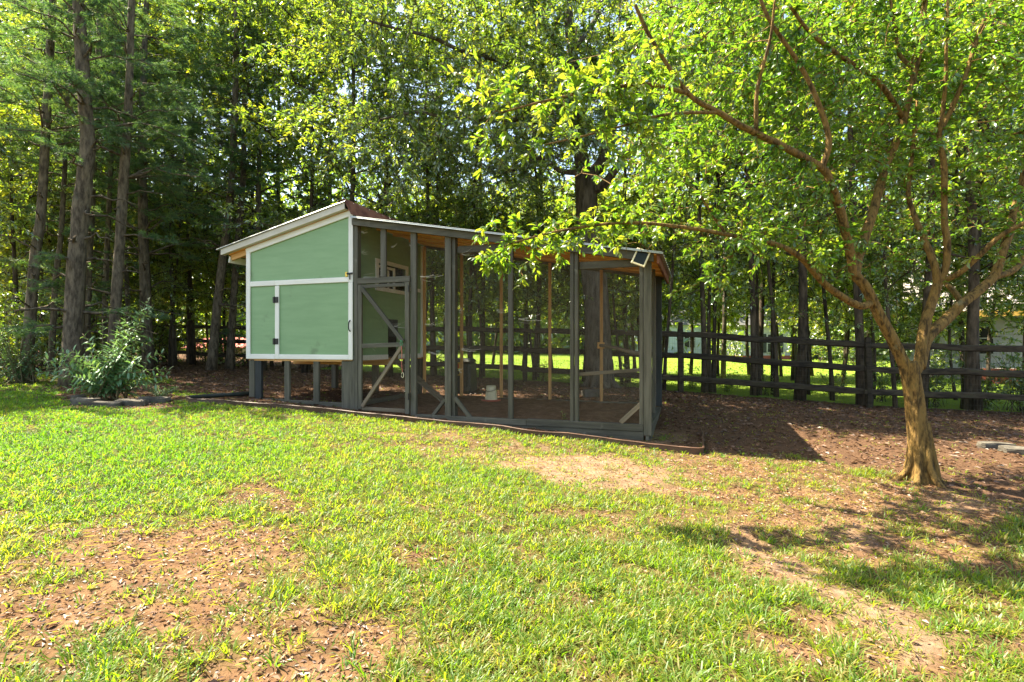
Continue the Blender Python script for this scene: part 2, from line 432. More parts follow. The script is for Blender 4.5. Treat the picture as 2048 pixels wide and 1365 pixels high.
def mat_ground():
    m, nt, out = mat('yard_soil_and_thatch')
    tc = N(nt, 'ShaderNodeTexCoord')
    def noise(sc, det=6, ro=.6):
        n = N(nt, 'ShaderNodeTexNoise', ins={'Scale': sc, 'Detail': det, 'Roughness': ro})
        nt.links.new(tc.outputs['Object'], n.inputs['Vector']); return n
    def attr(nm):
        a = N(nt, 'ShaderNodeAttribute', attribute_name=nm); return a.outputs['Fac']
    def mix(f, a, b):
        x = N(nt, 'ShaderNodeMixRGB'); nt.links.new(f, x.inputs[0])
        for i, s in ((1, a), (2, b)):
            nt.links.new(s, x.inputs[i])
        return x.outputs[0]
    n_big, n_mid, n_fine = noise(1.3), noise(9, 7, .65), noise(55, 6, .7)
    soil = ramp(nt, [(.28, (.078, .042, .022)), (.5, (.155, .087, .044)), (.72, (.26, .160, .09))]); nt.links.new(n_mid.outputs[0], soil.inputs[0])
    sand = ramp(nt, [(.3, (.17, .105, .064)), (.55, (.235, .158, .104)), (.75, (.30, .22, .152))]); nt.links.new(n_mid.outputs[0], sand.inputs[0])
    lit = ramp(nt, [(.25, (.038, .022, .013)), (.5, (.100, .056, .032)), (.75, (.18, .108, .064))]); nt.links.new(n_fine.outputs[0], lit.inputs[0])
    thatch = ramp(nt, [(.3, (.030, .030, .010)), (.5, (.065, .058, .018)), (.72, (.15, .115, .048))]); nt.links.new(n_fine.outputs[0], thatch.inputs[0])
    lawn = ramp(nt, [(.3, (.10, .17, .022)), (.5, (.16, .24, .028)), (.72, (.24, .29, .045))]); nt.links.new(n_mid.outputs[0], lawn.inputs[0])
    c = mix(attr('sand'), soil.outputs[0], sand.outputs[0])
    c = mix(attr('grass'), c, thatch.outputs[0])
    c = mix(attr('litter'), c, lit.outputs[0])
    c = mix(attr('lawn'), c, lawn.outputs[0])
    hs = N(nt, 'ShaderNodeHueSaturation'); mr = N(nt, 'ShaderNodeMapRange')
    mr.inputs['To Min'].default_value = .78; mr.inputs['To Max'].default_value = 1.22
    nt.links.new(n_fine.outputs[0], mr.inputs[0]); nt.links.new(mr.outputs[0], hs.inputs['Value']); nt.links.new(c, hs.inputs['Color'])
    b = N(nt, 'ShaderNodeBsdfPrincipled', ins={'Roughness': .95, 'Specular IOR Level': .1})
    nt.links.new(hs.outputs[0], b.inputs['Base Color'])
    b1 = N(nt, 'ShaderNodeBump', ins={'Strength': .8, 'Distance': .03}); nt.links.new(n_mid.outputs[0], b1.inputs['Height'])
    b2 = N(nt, 'ShaderNodeBump', ins={'Strength': .9, 'Distance': .008}); nt.links.new(n_fine.outputs[0], b2.inputs['Height']); nt.links.new(b1.outputs[0], b2.inputs['Normal'])
    nt.links.new(b2.outputs[0], b.inputs['Normal']); nt.links.new(b.outputs[0], out.inputs[0])
    return m
M['ground'] = mat_ground()

# ------------------------------------------------------------------ ground
def axis(lo_far, lo, hi, hi_far, step, grow=1.13):
    a = list(np.arange(lo, hi, step)); s = step; x = a[-1]
    while x < hi_far: s *= grow; x += s; a.append(x)
    s = step; x = lo; b = []
    while x > lo_far: s *= grow; x -= s; b.append(x)
    return np.array(b[::-1] + a)
gx = axis(-170, -7.5, 7.5, 170, .075)
gy = axis(-60, 1.3, 11.5, 200, .065)
GX, GY = np.meshgrid(gx, gy)
GZ = gz(GX, GY)
g_m, l_m, s_m, far_m = masks(GX, GY, GZ)
near = np.clip(1 - (np.hypot(GX, GY - 4) - 9) / 5, 0, 1)
bump_z = ((vnoise(GX * 3, GY * 3, 4) - .5) * .05 + (vnoise(GX * 12, GY * 12, 3) - .5) * .022 * (1 + l_m)) * near
GZ2 = GZ + bump_z
ny, nx = GX.shape
idx = np.arange(ny * nx).reshape(ny, nx)
Q = np.stack([idx[:-1, :-1], idx[:-1, 1:], idx[1:, 1:], idx[1:, :-1]], -1).reshape(-1, 4)
ga = Acc(); ga.add(np.stack([GX, GY, GZ2], -1).reshape(-1, 3), Q)
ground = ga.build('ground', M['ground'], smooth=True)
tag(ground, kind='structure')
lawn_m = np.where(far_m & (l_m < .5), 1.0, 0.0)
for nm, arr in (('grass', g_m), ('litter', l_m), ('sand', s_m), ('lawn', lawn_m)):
    at_ = ground.data.attributes.new(nm, 'FLOAT', 'POINT')
    at_.data.foreach_set('value', arr.astype(np.float32).ravel())
def ground_z(x, y):
    x = np.asarray(x, float); y = np.asarray(y, float)
    l = masks_l(x, y)
    nr = np.clip(1 - (np.hypot(x, y - 4) - 9) / 5, 0, 1)
    return gz(x, y) + ((vnoise(x * 3, y * 3, 4) - .5) * .05 + (vnoise(x * 12, y * 12, 3) - .5) * .022 * (1 + l)) * nr
def masks_l(x, y): return masks(x, y, gz(x, y))[1]

# ------------------------------------------------------------------ chicken coop with its wire run
def bevel_obj(bm, w):
    if w: bmesh.ops.bevel(bm, geom=list(bm.edges), offset=w, segments=1, affect='EDGES', clamp_overlap=True)

def obj_bm(name, bm, m, parent=None, smooth=False):
    bmesh.ops.recalc_face_normals(bm, faces=bm.faces)
    me = bpy.data.meshes.new(name); bm.to_mesh(me); bm.free()
    for mm in (m if isinstance(m, (list, tuple)) else [m]): me.materials.append(mm)
    if smooth:
        me.polygons.foreach_set('use_smooth', np.ones(len(me.polygons), bool))
    o = bpy.data.objects.new(name, me); link(o, parent)
    if parent is not None: KIDS.setdefault(parent.name, []).append(o)
    return o

def board(name, p, q, w, t, m, parent=None, wdir=(0, 0, 1), bev=.004):
    """a length of timber from p to q: w wide along wdir, t thick"""
    p, q = Vector(p), Vector(q)
    X = (q - p); L = X.length; X.normalize()
    W = Vector(wdir); W = (W - X * W.dot(X)).normalized(); T = X.cross(W)
    bm = bmesh.new()
    bmesh.ops.create_cube(bm, size=1)
    for v in bm.verts: v.co = Vector((v.co.x * L, v.co.y * w, v.co.z * t))
    bevel_obj(bm, min(bev, w * .2, t * .2))
    o = obj_bm(name, bm, m, parent)
    mx = Matrix((X, W, T)).transposed().to_4x4(); mx.translation = (p + q) / 2
    o.matrix_basis = mx
    return o

def prism(name, poly, d0, d1, m, parent=None, plane='uz', bev=.003):
    bm = bmesh.new()
    f = (lambda a, b, d: (a, d, b)) if plane == 'uz' else ((lambda a, b, d: (d, a, b)) if plane == 'vz' else (lambda a, b, d: (a, b, d)))
    A = [bm.verts.new(f(a, b, d0)) for a, b in poly]; B = [bm.verts.new(f(a, b, d1)) for a, b in poly]
    bm.faces.new(A); bm.faces.new(B[::-1]); n = len(poly)
    for i in range(n): bm.faces.new((A[i], B[i], B[(i + 1) % n], A[(i + 1) % n]))
    bmesh.ops.recalc_face_normals(bm, faces=bm.faces)
    bevel_obj(bm, bev)
    return obj_bm(name, bm, m, parent)

def cyl(name, c, r0, r1, h, m, parent=None, seg=20, axis='z', bev=0):
    bm = bmesh.new()
    bmesh.ops.create_cone(bm, cap_ends=True, segments=seg, radius1=r0, radius2=r1, depth=h)
    bevel_obj(bm, bev)
    for v in bm.verts:
        x, y, z = v.co
        v.co = {'z': Vector((x, y, z)), 'x': Vector((z, y, x)), 'y': Vector((x, z, y))}[axis] + Vector(c)
    o = obj_bm(name, bm, m, parent)
    return o

TH = math.atan2(.33, .944)
Z0 = .30
coop = empty('chicken_coop', (-2.29, 7.6, Z0), -TH)
tag(coop, 'raised sage green chicken coop with white trim and a roofed wire run', 'chicken coop')
def z_(z): return z - Z0
def rect(name, u0, u1, z0, z1, v0, v1, m, parent=coop, bev=.003):
    return prism(name, [(u0, z_(z0)), (u1, z_(z0)), (u1, z_(z1)), (u0, z_(z1))], v0, v1, m, parent, 'uz', bev)
def upright(name, u0, u1, z0, z1, v0, v1, m=None, parent=coop):
    """a vertical board, grain along its length"""
    m = m or M['paint_grey']
    return board(name, ((u0 + u1) / 2, (v0 + v1) / 2, z_(z0)), ((u0 + u1) / 2, (v0 + v1) / 2, z_(z1)), u1 - u0, v1 - v0, m, parent, (1, 0, 0))
def level(name, u0, u1, z0, z1, v0, v1, m=None, parent=coop):
    m = m or M['paint_grey']
    return board(name, (u0, (v0 + v1) / 2, z_((z0 + z1) / 2)), (u1, (v0 + v1) / 2, z_((z0 + z1) / 2)), z1 - z0, v1 - v0, m, parent, (0, 0, 1))
def deep(name, v0, v1, z0, z1, u0, u1, m=None, parent=coop):
    m = m or M['paint_grey']
    return board(name, ((u0 + u1) / 2, v0, z_((z0 + z1) / 2)), ((u0 + u1) / 2, v1, z_((z0 + z1) / 2)), z1 - z0, u1 - u0, m, parent, (0, 0, 1))
G, Wt = M['paint_green'], M['paint_white']
DP = 2.06                                             # depth of coop and run
def zt(u): return 2.725 + .2285 * (u + 1.93)           # underside of the house roof
def zr(u): return 3.02 - .178 * u                      # underside of the run roof
# house: four walls and a floor
def gable(name, u0, u1, z0, d, v0, v1, m, par=coop):
    return prism(name, [(u0, z_(z0)), (u1, z_(z0)), (u1, z_(zt(u1) - d)), (u0, z_(zt(u0) - d))], v0, v1, m, par, 'uz', 0)
gable('wall_panel', -1.90, 0.0, 2.12, .0, 0, .014, G)                     # upper front
rect('wall_panel', -1.90, -1.372, 1.03, 2.12, 0, .014, G)                 # lower left front
gable('wall_panel', -1.90, 0.0, 1.03, .0, DP - .014, DP, G)
prism('wall_panel', [(.016, z_(1.02)), (DP - .016, z_(1.02)), (DP - .016, z_(2.72)), (.016, z_(2.72))], -1.90, -1.886, G, coop, 'vz', 0)
# side wall facing the run, built round its window and pop door openings
WV0, WV1, WZ0, WZ1 = .64, 1.46, 2.12, 2.50
PV0, PV1, PZ1 = .93, 1.20, 1.62
def side(name, v0, v1, z0, z1): return prism(name, [(v0, z_(z0)), (v1, z_(z0)), (v1, z_(z1)), (v0, z_(z1))], -.014, 0.0, G, coop, 'vz', 0)
side('side_wall', .016, WV0, PZ1, 3.15); side('side_wall', WV1, DP - .016, PZ1, 3.15)
side('side_wall', WV0, WV1, WZ1, 3.15); side('side_wall', WV0, WV1, PZ1, WZ0)
side('side_wall', .016, PV0, 1.02, PZ1); side('side_wall', PV1, DP - .016, 1.02, PZ1)
prism('house_floor', [(-1.9, 0.0), (0.0, 0.0), (0.0, DP), (-1.9, DP)], z_(.985), z_(1.015), M['raw_wood'], coop, 'uv', 0)
prism('interior_shade_sheet', [(.03, z_(1.02)), (DP - .03, z_(1.02)), (DP - .03, z_(2.9)), (.03, z_(2.9))], -.5, -.49, M['dark'], coop, 'vz', 0)  # added dark sheet behind the openings, shade inside the house put into its colour
# white trim (proud of the panels)
tv0, tv1 = -.022, -.001
upright('trim', -1.938, -1.858, 1.012, 2.705, tv0, tv1, Wt)
upright('trim', -.052, .022, 2.125, 3.135, tv0, tv1, Wt)
level('trim', -1.858, -1.378, 1.012, 1.088, tv0, tv1, Wt)
level('trim', -1.858, -1.378, 2.128, 2.205, tv0, tv1, Wt)
level('trim', -1.376, -.052, 2.130, 2.203, tv0 - .002, tv1, Wt)
a0, a1 = Vector((-1.94, (tv0 + tv1) / 2 - .003, z_(zt(-1.94) - .045))), Vector((.022, (tv0 + tv1) / 2 - .003, z_(zt(.022) - .045)))
board('trim', a0, a1, .085, .021, Wt, coop)
upright('trim', -.010, .03, 1.012, 3.0, DP - .075, DP + .004, Wt)
prism('trim', [(.03, z_(1.0)), (PV0 - .02, z_(1.0)), (PV0 - .02, z_(1.075)), (.03, z_(1.075))], .001, .02, Wt, coop, 'vz')
prism('trim', [(PV1 + .02, z_(1.0)), (DP - .08, z_(1.0)), (DP - .08, z_(1.075)), (PV1 + .02, z_(1.075))], .001, .02, Wt, coop, 'vz')
prism('trim', [(1.52, z_(2.16)), (DP - .08, z_(2.16)), (DP - .08, z_(2.22)), (1.52, z_(2.22))], .001, .018, Wt, coop, 'vz')
# big front door of the house
door = empty('house_door', (-1.37, 0, z_(1.012))); door.parent = coop; KIDS.setdefault(coop.name, []).append(door)
def dz(z): return z - 1.012
def drect(name, u0, u1, z0, z1, v0, v1, m):
    return prism(name, [(u0 + 1.37, dz(z0)), (u1 + 1.37, dz(z0)), (u1 + 1.37, dz(z1)), (u0 + 1.37, dz(z1))], v0, v1, m, door, 'uz')
drect('door_panel', -1.366, .012, 1.02, 2.122, -.004, .012, G)
def dboard(u0, u1, z0, z1, vert):
    if vert: board('door_trim', ((u0 + u1) / 2 + 1.37, -.016, dz(z0)), ((u0 + u1) / 2 + 1.37, -.016, dz(z1)), u1 - u0, .02, Wt, door, (1, 0, 0))
    else: board('door_trim', (u0 + 1.37, -.0155, dz((z0 + z1) / 2)), (u1 + 1.37, -.0155, dz((z0 + z1) / 2)), z1 - z0, .02, Wt, door)
dboard(-1.372, -1.296, 1.014, 2.122, True)
dboard(-.052, .020, 1.014, 2.122, True)
dboard(-1.295, -.053, 1.014, 1.085, False)
for zh in (1.28, 1.91):
    hg = drect('hinge', -1.372, -1.302, zh - .045, zh + .045, -.034, -.026, M['black_metal'])
    h2 = drect('hinge_leaf', -1.412, -1.374, zh - .045, zh + .045, -.030, -.023, M['black_metal']); h2.parent = hg; h2.location = (0, 0, 0)
    h3 = cyl('hinge_pin', (-.003, -.036, dz(zh)), .008, .008, .10, M['black_metal'], hg, 8)
hd = Acc()
tube(hd, spline([(1.352, -.026, dz(1.42)), (1.352, -.055, dz(1.45)), (1.352, -.062, dz(1.50)), (1.352, -.055, dz(1.55)), (1.352, -.026, dz(1.58))], 14), .009, 6)
hd.build('handle', M['black_metal'], door, True)
drect('latch', -.075, .028, 2.235, 2.262, -.036, -.024, M['black_metal'])
drect('latch_plate', -.100, -.060, 2.205, 2.275, -.034, -.023, M['brass'])
drect('latch_bolt', -.020, -.004, 2.160, 2.240, -.050, -.036, M['black_metal'])
# window in the side wall
win = empty('window', (.0, 0, 0)); win.parent = coop; KIDS[coop.name].append(win)
def wrect(name, v0, v1, z0, z1, u0, u1, m): return prism(name, [(v0, z_(z0)), (v1, z_(z0)), (v1, z_(z1)), (v0, z_(z1))], u0, u1, m, win, 'vz')
fw = M['paint_white']
wrect('window_frame', .567, WV0, 2.07, 2.56, .001, .022, fw); wrect('window_frame', WV1, 1.534, 2.07, 2.56, .001, .022, fw)
wrect('window_frame', WV0 + .001, WV1 - .001, 2.07, 2.13, .001, .0215, fw); wrect('window_frame', WV0 + .001, WV1 - .001, WZ1, 2.56, .001, .0215, fw)
wrect('sash', .66, .70, 2.135, 2.48, -.04, -.016, fw); wrect('sash', 1.12, 1.17, 2.135, 2.48, -.035, -.012, fw); wrect('sash', .70, 1.12, 2.44, 2.48, -.034, -.016, fw)
wrect('sash', .99, 1.03, 2.135, 2.43, -.052, -.04, fw)
wrect('pane', .66, 1.45, 2.13, 2.495, -.062, -.056, M['glass'])
# pop door opening and ramp
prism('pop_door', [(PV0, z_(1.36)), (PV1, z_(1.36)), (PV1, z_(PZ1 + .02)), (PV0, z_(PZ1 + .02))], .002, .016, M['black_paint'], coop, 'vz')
ramp_o = board('ramp', (.02, 1.08, z_(1.0)), (1.0, 1.08, z_(.285)), .20, .02, M['aged_wood'], coop, (0, 1, 0))
for k in range(7):
    x = -.5 + k * .165
    c = board('cleat', (x, -.10, .019), (x, .10, .019), .03, .016, M['aged_wood'], ramp_o, (1, 0, 0))
# house roof: sheet, drip edge, rafter tails, ridge flashing
def slab(name, u0, u1, zf, z_lo, z_hi, v0, v1, m, bev=.002):
    return prism(name, [(u0, z_(zf(u0) + z_lo)), (u1, z_(zf(u1) + z_lo)), (u1, z_(zf(u1) + z_hi)), (u0, z_(zf(u0) + z_hi))], v0, v1, m, coop, 'uz', bev)
slab('roof_sheathing', -2.30, -.02, zt, .002, .020, -.015, DP + .05, M['plywood'])
slab('drip_edge', -2.36, -.055, zt, .004, .098, -.105, -.095, M['beige_metal'])
slab('roof_soffit', -2.36, -.055, zt, .006, .016, -.094, -.024, M['beige_metal'])
# ribbed metal sheet
def ribbed(name, u0, u1, zf, lift, v0, v1, m, pitch=.19):
    a = Acc(); prof = []
    v = v0
    while v < v1 - .001:
        for dv, dz_ in ((0, 0), (.012, .016), (.036, .016), (.048, 0)):
            if v + dv < v1: prof.append((v + dv, dz_))
        v += pitch
    prof.append((v1, 0)); n = len(prof)
    V = []
    for u in (u0, u1):
        for off in (0, -.004):
            for v_, d in prof: V.append((u, v_, z_(zf(u) + lift + d + off)))
    Qs = []
    for i in range(n - 1):
        Qs += [(i, i + 1, 2 * n + i + 1, 2 * n + i), (n + i + 1, n + i, 3 * n + i, 3 * n + i + 1), (i + 1, i, n + i, n + i + 1), (2 * n + i, 2 * n + i + 1, 3 * n + i + 1, 3 * n + i)]
    Qs += [(0, 2 * n, 3 * n, n), (n - 1, 2 * n - 1, 4 * n - 1, 3 * n - 1)]
    a.add(V, Qs)
    return a.build(name, m, coop)
ribbed('roof_sheet', -2.43, -.03, zt, .103, -.13, DP + .15, M['metal_roof'])
for v in (.02, 1.0, DP - .04):
    p, q = Vector((-2.26, v, z_(zt(-2.26) - .048))), Vector((-1.945, v, z_(zt(-1.945) - .048)))
    board('rafter_tail', p, q, .09, .042, M['raw_wood'], coop)
board('eave_board', (-2.28, -.02, z_(zt(-2.28) - .075)), (-2.28, DP, z_(zt(-2.28) - .075)), .10, .02, M['paint_white'], coop, (0.2, 0, 1))
prism('ridge_flashing', [(-.16, z_(zt(-.16) + .135)), (-.05, z_(zt(-.05) + .148)), (.075, z_(3.075)), (.066, z_(3.07)), (-.055, z_(zt(-.05) + .136)), (-.16, z_(zt(-.16) + .127))], -.125, DP + .14, M['rust'], coop, 'uz', 0)
# run roof: plywood seen from below, rafters, beam, shiny edge
RE = 4.25
for i, (v0, v1) in enumerate([(-.05, .66), (.662, 1.36), (1.362, DP + .06)]):
    for (u0, u1) in ((.03, 1.24), (1.243, 2.46), (2.463, RE - .03)):
        slab('roof_sheathing', u0, u1, zr, 0, .015, v0, v1, M['plywood'], 0)
ribbed('roof_sheet', .05, RE + .05, zr, .020, -.12, DP + .14, M['metal_roof'])
slab('drip_edge', .05, RE + .04, zr, .016, .040, -.118, -.052, M['metal_roof'])
slab('fascia_board', .03, 4.19, zr, -.078, .014, -.060, -.018, M['paint_grey'])
slab('fascia_board', .03, 4.19, zr, -.045, -.002, DP + .008, DP + .05, M['paint_grey'])
board('fascia_board', (RE - .01, -.05, z_(zr(RE) - .035)), (RE - .01, DP + .06, z_(zr(RE) - .035)), .11, .03, M['rust'], coop, (0, 0, 1))
for v in (.55, 1.02, 1.52):
    slab('rafter', .03, 4.22, zr, -.032, -.001, v, v + .038, M['raw_wood'])
# posts along the front
Gd = M['paint_grey']
def zb(u): return zr(u) - .125
upright('post', .036, .098, .30, zr(.1) - .02, -.012, .075, M['paint_grey'])
upright('post', .945, 1.035, .25, zr(1.03) - .02, .0, .045)
upright('post', 1.475, 1.565, .24, zr(1.56) - .02, -.012, .030)
upright('post', 1.572, 1.618, .25, zr(1.62) - .02, .010, .098)
upright('post', 2.370, 2.436, .275, zr(2.43) - .02, .0, .045)
upright('post', 3.186, 3.232, .275, zr(3.23) - .02, -.005, .040)
upright('post', 3.240, 3.284, .275, zr(3.28) - .02, .0, .088)
upright('post', 4.022, 4.066, .285, zr(4.06) - .02, .0, .088)
upright('post', 4.072, 4.162, .16, zr(4.16) - .02, -.012, .032)
upright('post', 4.095, 4.135, .10, .158, -.006, .090)
upright('stud', .468, .556, 2.182, zr(.55) - .02, -.004, .036)
def stick(name, u0, z0, u1, z1, w, t, v, m=None, par=coop, wd=(0, 0, 1)):
    return board(name, (u0, v, z_(z0)), (u1, v, z_(z1)), w, t, m or Gd, par, wd)
level('header', .098, .944, 2.096, 2.178, -.018, .024)
level('header', 1.63, 2.368, 2.46, 2.55, .050, .088)
level('header', 3.29, 4.02, 2.165, 2.255, .050, .088)
stick('brace', 1.285, .272, 1.472, .50, .045, .04, .02)
stick('brace', 1.842, .262, 1.612, .52, .055, .04, .02)
stick('brace', 3.80, .295, 4.04, .53, .055, .04, .02, M['aged_wood'])
level('sill', 1.040, 2.62, .205, .278, -.016, .080); level('sill', 2.624, 4.068, .205, .288, -.016, .080)
level('base_board', .06, 2.2, .13, .203, -.006, .074); level('base_board', 2.204, 4.07, .10, .203, -.006, .074)
deep('sill', .092, DP - .05, .195, .285, 4.072, 4.160); deep('base_board', .092, DP - .05, .10, .193, 4.085, 4.155)
level('sill', .06, 4.16, .24, .325, DP - .04, DP + .045)
# back posts, bare wood inside
for u in (.05, .78, 1.52, 2.374, 3.225):
    upright('back_post', u - .022, u + .022, .327, zr(u) - .02, DP - .045, DP + .005, M['raw_wood'])
upright('back_post', 4.04, 4.155, .287, zr(4.15) - .02, DP - .05, DP + .005, M['black_paint'])
upright('side_post', 4.09, 4.13, .287, zr(4.13) - .02, 1.02, 1.06)
# screen door of the run
sdoor = empty('screen_door', (.10, 0, z_(.30))); sdoor.parent = coop; KIDS[coop.name].append(sdoor)
def sd(u, z): return (u - .10, -.004, z - .30)
def sboard(name, u0, z0, u1, z1, w, t=.036, m=None, dv=0.0, wd=None):
    p, q = Vector(sd(u0, z0)), Vector(sd(u1, z1)); p.y += dv; q.y += dv
    return board(name, p, q, w, t, m or Gd, sdoor, wd or ((1, 0, 0) if u0 == u1 else (0, 0, 1)))
sboard('stile', .140, .315, .140, 2.085, .062); sboard('stile', .903, .275, .903, 2.092, .066)
sboard('rail', .172, .325, .869, .318, .052, m=M['aged_wood']); sboard('rail', .172, 1.213, .869, 1.235, .062); sboard('rail', .172, 2.055, .869, 2.06, .05)
sboard('door_brace', .185, 2.035, .855, 1.27, .055, dv=-.034); sboard('door_brace', .195, .355, .83, 1.20, .05, dv=-.034, m=M['aged_wood'])
for zh in (2.0, .52):
    cyl('hinge', (.803 + .035, -.034, zh - .30), .010, .010, .09, M['black_metal'], sdoor, 8)
# legs and slats beneath the house
upright('leg', -1.90, -1.79, .42, 1.008, .0, .09, M['paint_grey'])
upright('leg', -1.786, -1.665, .33, 1.008, .004, .05, M['black_paint'])
upright('leg', -.186, .033, .29, 1.008, .0, .045, M['paint_grey'])
upright('slat', -1.222, -1.128, .36, 1.008, .004, .045); upright('slat', -.688, -.590, .35, 1.008, .004, .045)
level('ground_rail', -1.664, -1.223, .335, .405, .006, .045); level('ground_rail', -1.127, -.689, .335, .400, .006, .045); level('ground_rail', -.589, -.187, .325, .392, .006, .045)
for u in (-1.85, -.95, -.05):
    upright('leg', u - .05, u + .05, .30, .984, DP - .10, DP - .01, M['paint_grey'])
deep('ground_rail', .10, DP - .1, .33, .40, -1.88, -1.84); deep('ground_rail', .10, DP - .1, .33, .40, -.05, -.01)
level('joist', -1.9, 0.0, .90, .982, .95, .99, M['raw_wood'])
# roosts and their bracket
pe = Acc(); tube(pe, spline([(3.22, 1.98, z_(1.22)), (3.5, 1.6, z_(1.185)), (3.8, 1.25, z_(1.12)), (4.08, 1.04, z_(1.10))], 12), np.linspace(.026, .032, 12), 7, lump=.05)
pe.build('perch', M['aged_wood'], coop, True)
upright('perch_bracket', 3.17, 3.28, 1.17, 1.27, DP - .09, DP - .05, M['raw_wood'])
board('perch', (3.26, .10, z_(.86)), (4.09, 1.02, z_(.90)), .045, .035, M['aged_wood'], coop)
# hardware cloth stapled behind the posts: every wire a thin prism
def wires(acc, A, B, r):
    """straight wires from A[i] to B[i], triangular section"""
    A, B = np.asarray(A, float), np.asarray(B, float); n = len(A)
    T = unit(B - A); ref = np.where(np.abs(T[:, 2:3]) > .8, [[0, 1.0, 0]], [[0, 0, 1.0]])
    X = unit(np.cross(T, ref)); Y = np.cross(T, X)
    V = []
    for k in range(3):
        c, s = math.cos(k * 2.094), math.sin(k * 2.094)
        V += [A + r * (c * X + s * Y), B + r * (c * X + s * Y)]
    V = np.stack(V, 1).reshape(-1, 3)
    b = np.arange(n)[:, None] * 6
    Qs = np.concatenate([b + np.array([[0, 2, 3, 1]]), b + np.array([[2, 4, 5, 3]]), b + np.array([[4, 0, 1, 5]])])
    acc.add(V, Qs)
def mesh_panel(v, u0, u1, pitch=.0127, r=.00048, z0=.29):
    a = Acc()
    us = np.arange(u0, u1, pitch); zs = np.arange(z0, zr(u0) - .05, pitch)
    wires(a, np.stack([us, 0 * us + v, 0 * us + z_(z0)], 1), np.stack([us, 0 * us + v, z_(zr(us) - .05)], 1), r)
    ue = np.minimum(u1, (3.02 - .05 - zs) / .178)
    wires(a, np.stack([0 * zs + u0, 0 * zs + v + .001, z_(zs)], 1), np.stack([ue, 0 * zs + v + .001, z_(zs)], 1), r)
    return a
for v in (.048, DP - .055):
    o = mesh_panel(v, .10, 4.07).build('wire_netting', M['wire'], coop); tag(o, kind='stuff')
a = Acc(); vs = np.arange(.1, DP - .06, .0127); zs = np.arange(.29, zr(4.07) - .05, .0127); u_ = 4.071
wires(a, np.stack([0 * vs + u_, vs, 0 * vs + z_(.29)], 1), np.stack([0 * vs + u_, vs, 0 * vs + z_(zr(4.07) - .05)], 1), .00048)
wires(a, np.stack([0 * zs + u_ + .001, 0 * zs + .1, z_(zs)], 1), np.stack([0 * zs + u_ + .001, 0 * zs + DP - .06, z_(zs)], 1), .00048)
tag(a.build('wire_netting', M['wire'], coop), kind='stuff')
# dusty cobwebs caught on the netting near the posts
a = Acc()
for u, z, n, L in [(.13, 2.85, 5, .12), (.13, 2.55, 4, .12), (.16, 2.20, 7, .5), (1.08, 2.17, 6, .35), (.62, 2.62, 4, .1), (.6, 1.52, 3, .4), (1.15, 1.52, 4, .35), (1.2, 1.13, 3, .4), (1.7, 1.17, 5, .3), (1.66, 1.68, 4, .08), (2.2, 1.68, 4, .15), (2.5, 1.55, 5, .35), (1.66, .9, 4, .06), (.9, 2.62, 4, .12), (1.7, 2.45, 4, .2), (.3, 1.22, 5, .1)]:
    for k in range(n):
        p0 = np.array([u, .035, z_(z) + RS.randn() * .012]); p1 = p0 + [L * RS.uniform(.4, 1), RS.uniform(-.01, .01), RS.randn() * .03]
        mid = (p0 + p1) / 2 - [0, 0, .015]
        tube(a, spline([p0, mid, p1], 6), RS.uniform(.0008, .0018), 3, cap=False)
tag(a.build('cobweb', M['web'], coop), kind='stuff')
# ---- small things in and on the run
def coop_pt(u, v, z):
    return np.array([-2.29 + u * math.cos(TH) + v * math.sin(TH), 7.6 - u * math.sin(TH) + v * math.cos(TH), z])
# red cord with clips hanging from the screen door
cord = empty('door_cord', coop_pt(.84, -.062, 1.24), -TH)
tag(cord, 'faded red cord with a green clip hanging on the run door', 'cord')
a = Acc(); tube(a, spline([(0, 0, -.02), (.012, -.004, -.12), (.006, 0, -.25), (.018, 0, -.39)], 14), .006, 5); a.build('rope', M['cord_red'], cord, True)
def ring(par, c, rx, rz, m, nm):
    t = np.linspace(0, 2 * np.pi, 15); a = Acc()
    tube(a, np.stack([c[0] + rx * np.cos(t), c[1] + 0 * t, c[2] + rz * np.sin(t)], 1), .0045, 5, cap=False); a.build(nm, m, par, True)
ring(cord, (0, -.002, .015), .016, .036, M['clip_green'], 'clip'); ring(cord, (.02, 0, -.425), .018, .036, M['plastic_cream'], 'snap_hook')
# solar lamp on the roof corner
sp = empty('solar_lamp', coop_pt(4.05, -.10, 2.245), -TH)
sp.rotation_euler = (R(-12), R(22), -TH); sp.scale = (.88, .88, .88)
tag(sp, 'small white framed solar lamp tilted on the roof corner of the run', 'solar lamp')
def sprect(nm, x0, x1, z0, z1, y0, y1, m): return prism(nm, [(x0, z0), (x1, z0), (x1, z1), (x0, z1)], y0, y1, m, sp, 'uz', .003)
sprect('cell_panel', -.074, .074, -.09, .09, -.006, .008, M['glass'])
for x0, x1, z0, z1 in ((-.095, -.073, -.112, .112), (.073, .095, -.112, .112), (-.073, .073, -.112, -.089), (-.073, .073, .089, .112)):
    sprect('frame', x0, x1, z0, z1, -.014, .012, M['plastic_cream'])
sprect('bracket', -.02, .02, -.03, .03, .013, .04, M['black_metal'])
# poultry feeder
fp = coop_pt(1.46, 1.72, .285); fd = empty('poultry_feeder', fp)
tag(fd, 'cream plastic poultry feeder with a red tray on the run floor', 'feeder')
cyl('tank', (0, 0, .15), .105, .078, .22, M['plastic_cream'], fd, 24, bev=.006)
cyl('tray', (0, 0, .022), .15, .165, .045, M['plastic_red'], fd, 24, bev=.004)
cyl('lid', (0, 0, .266), .082, .07, .014, M['plastic_cream'], fd, 24)
a = Acc(); tube(a, spline([(-.09, -.02, .2), (-.05, -.10, .185), (.05, -.10, .20), (.09, -.02, .23)], 10), .004, 5); a.build('handle', M['black_metal'], fd, True)
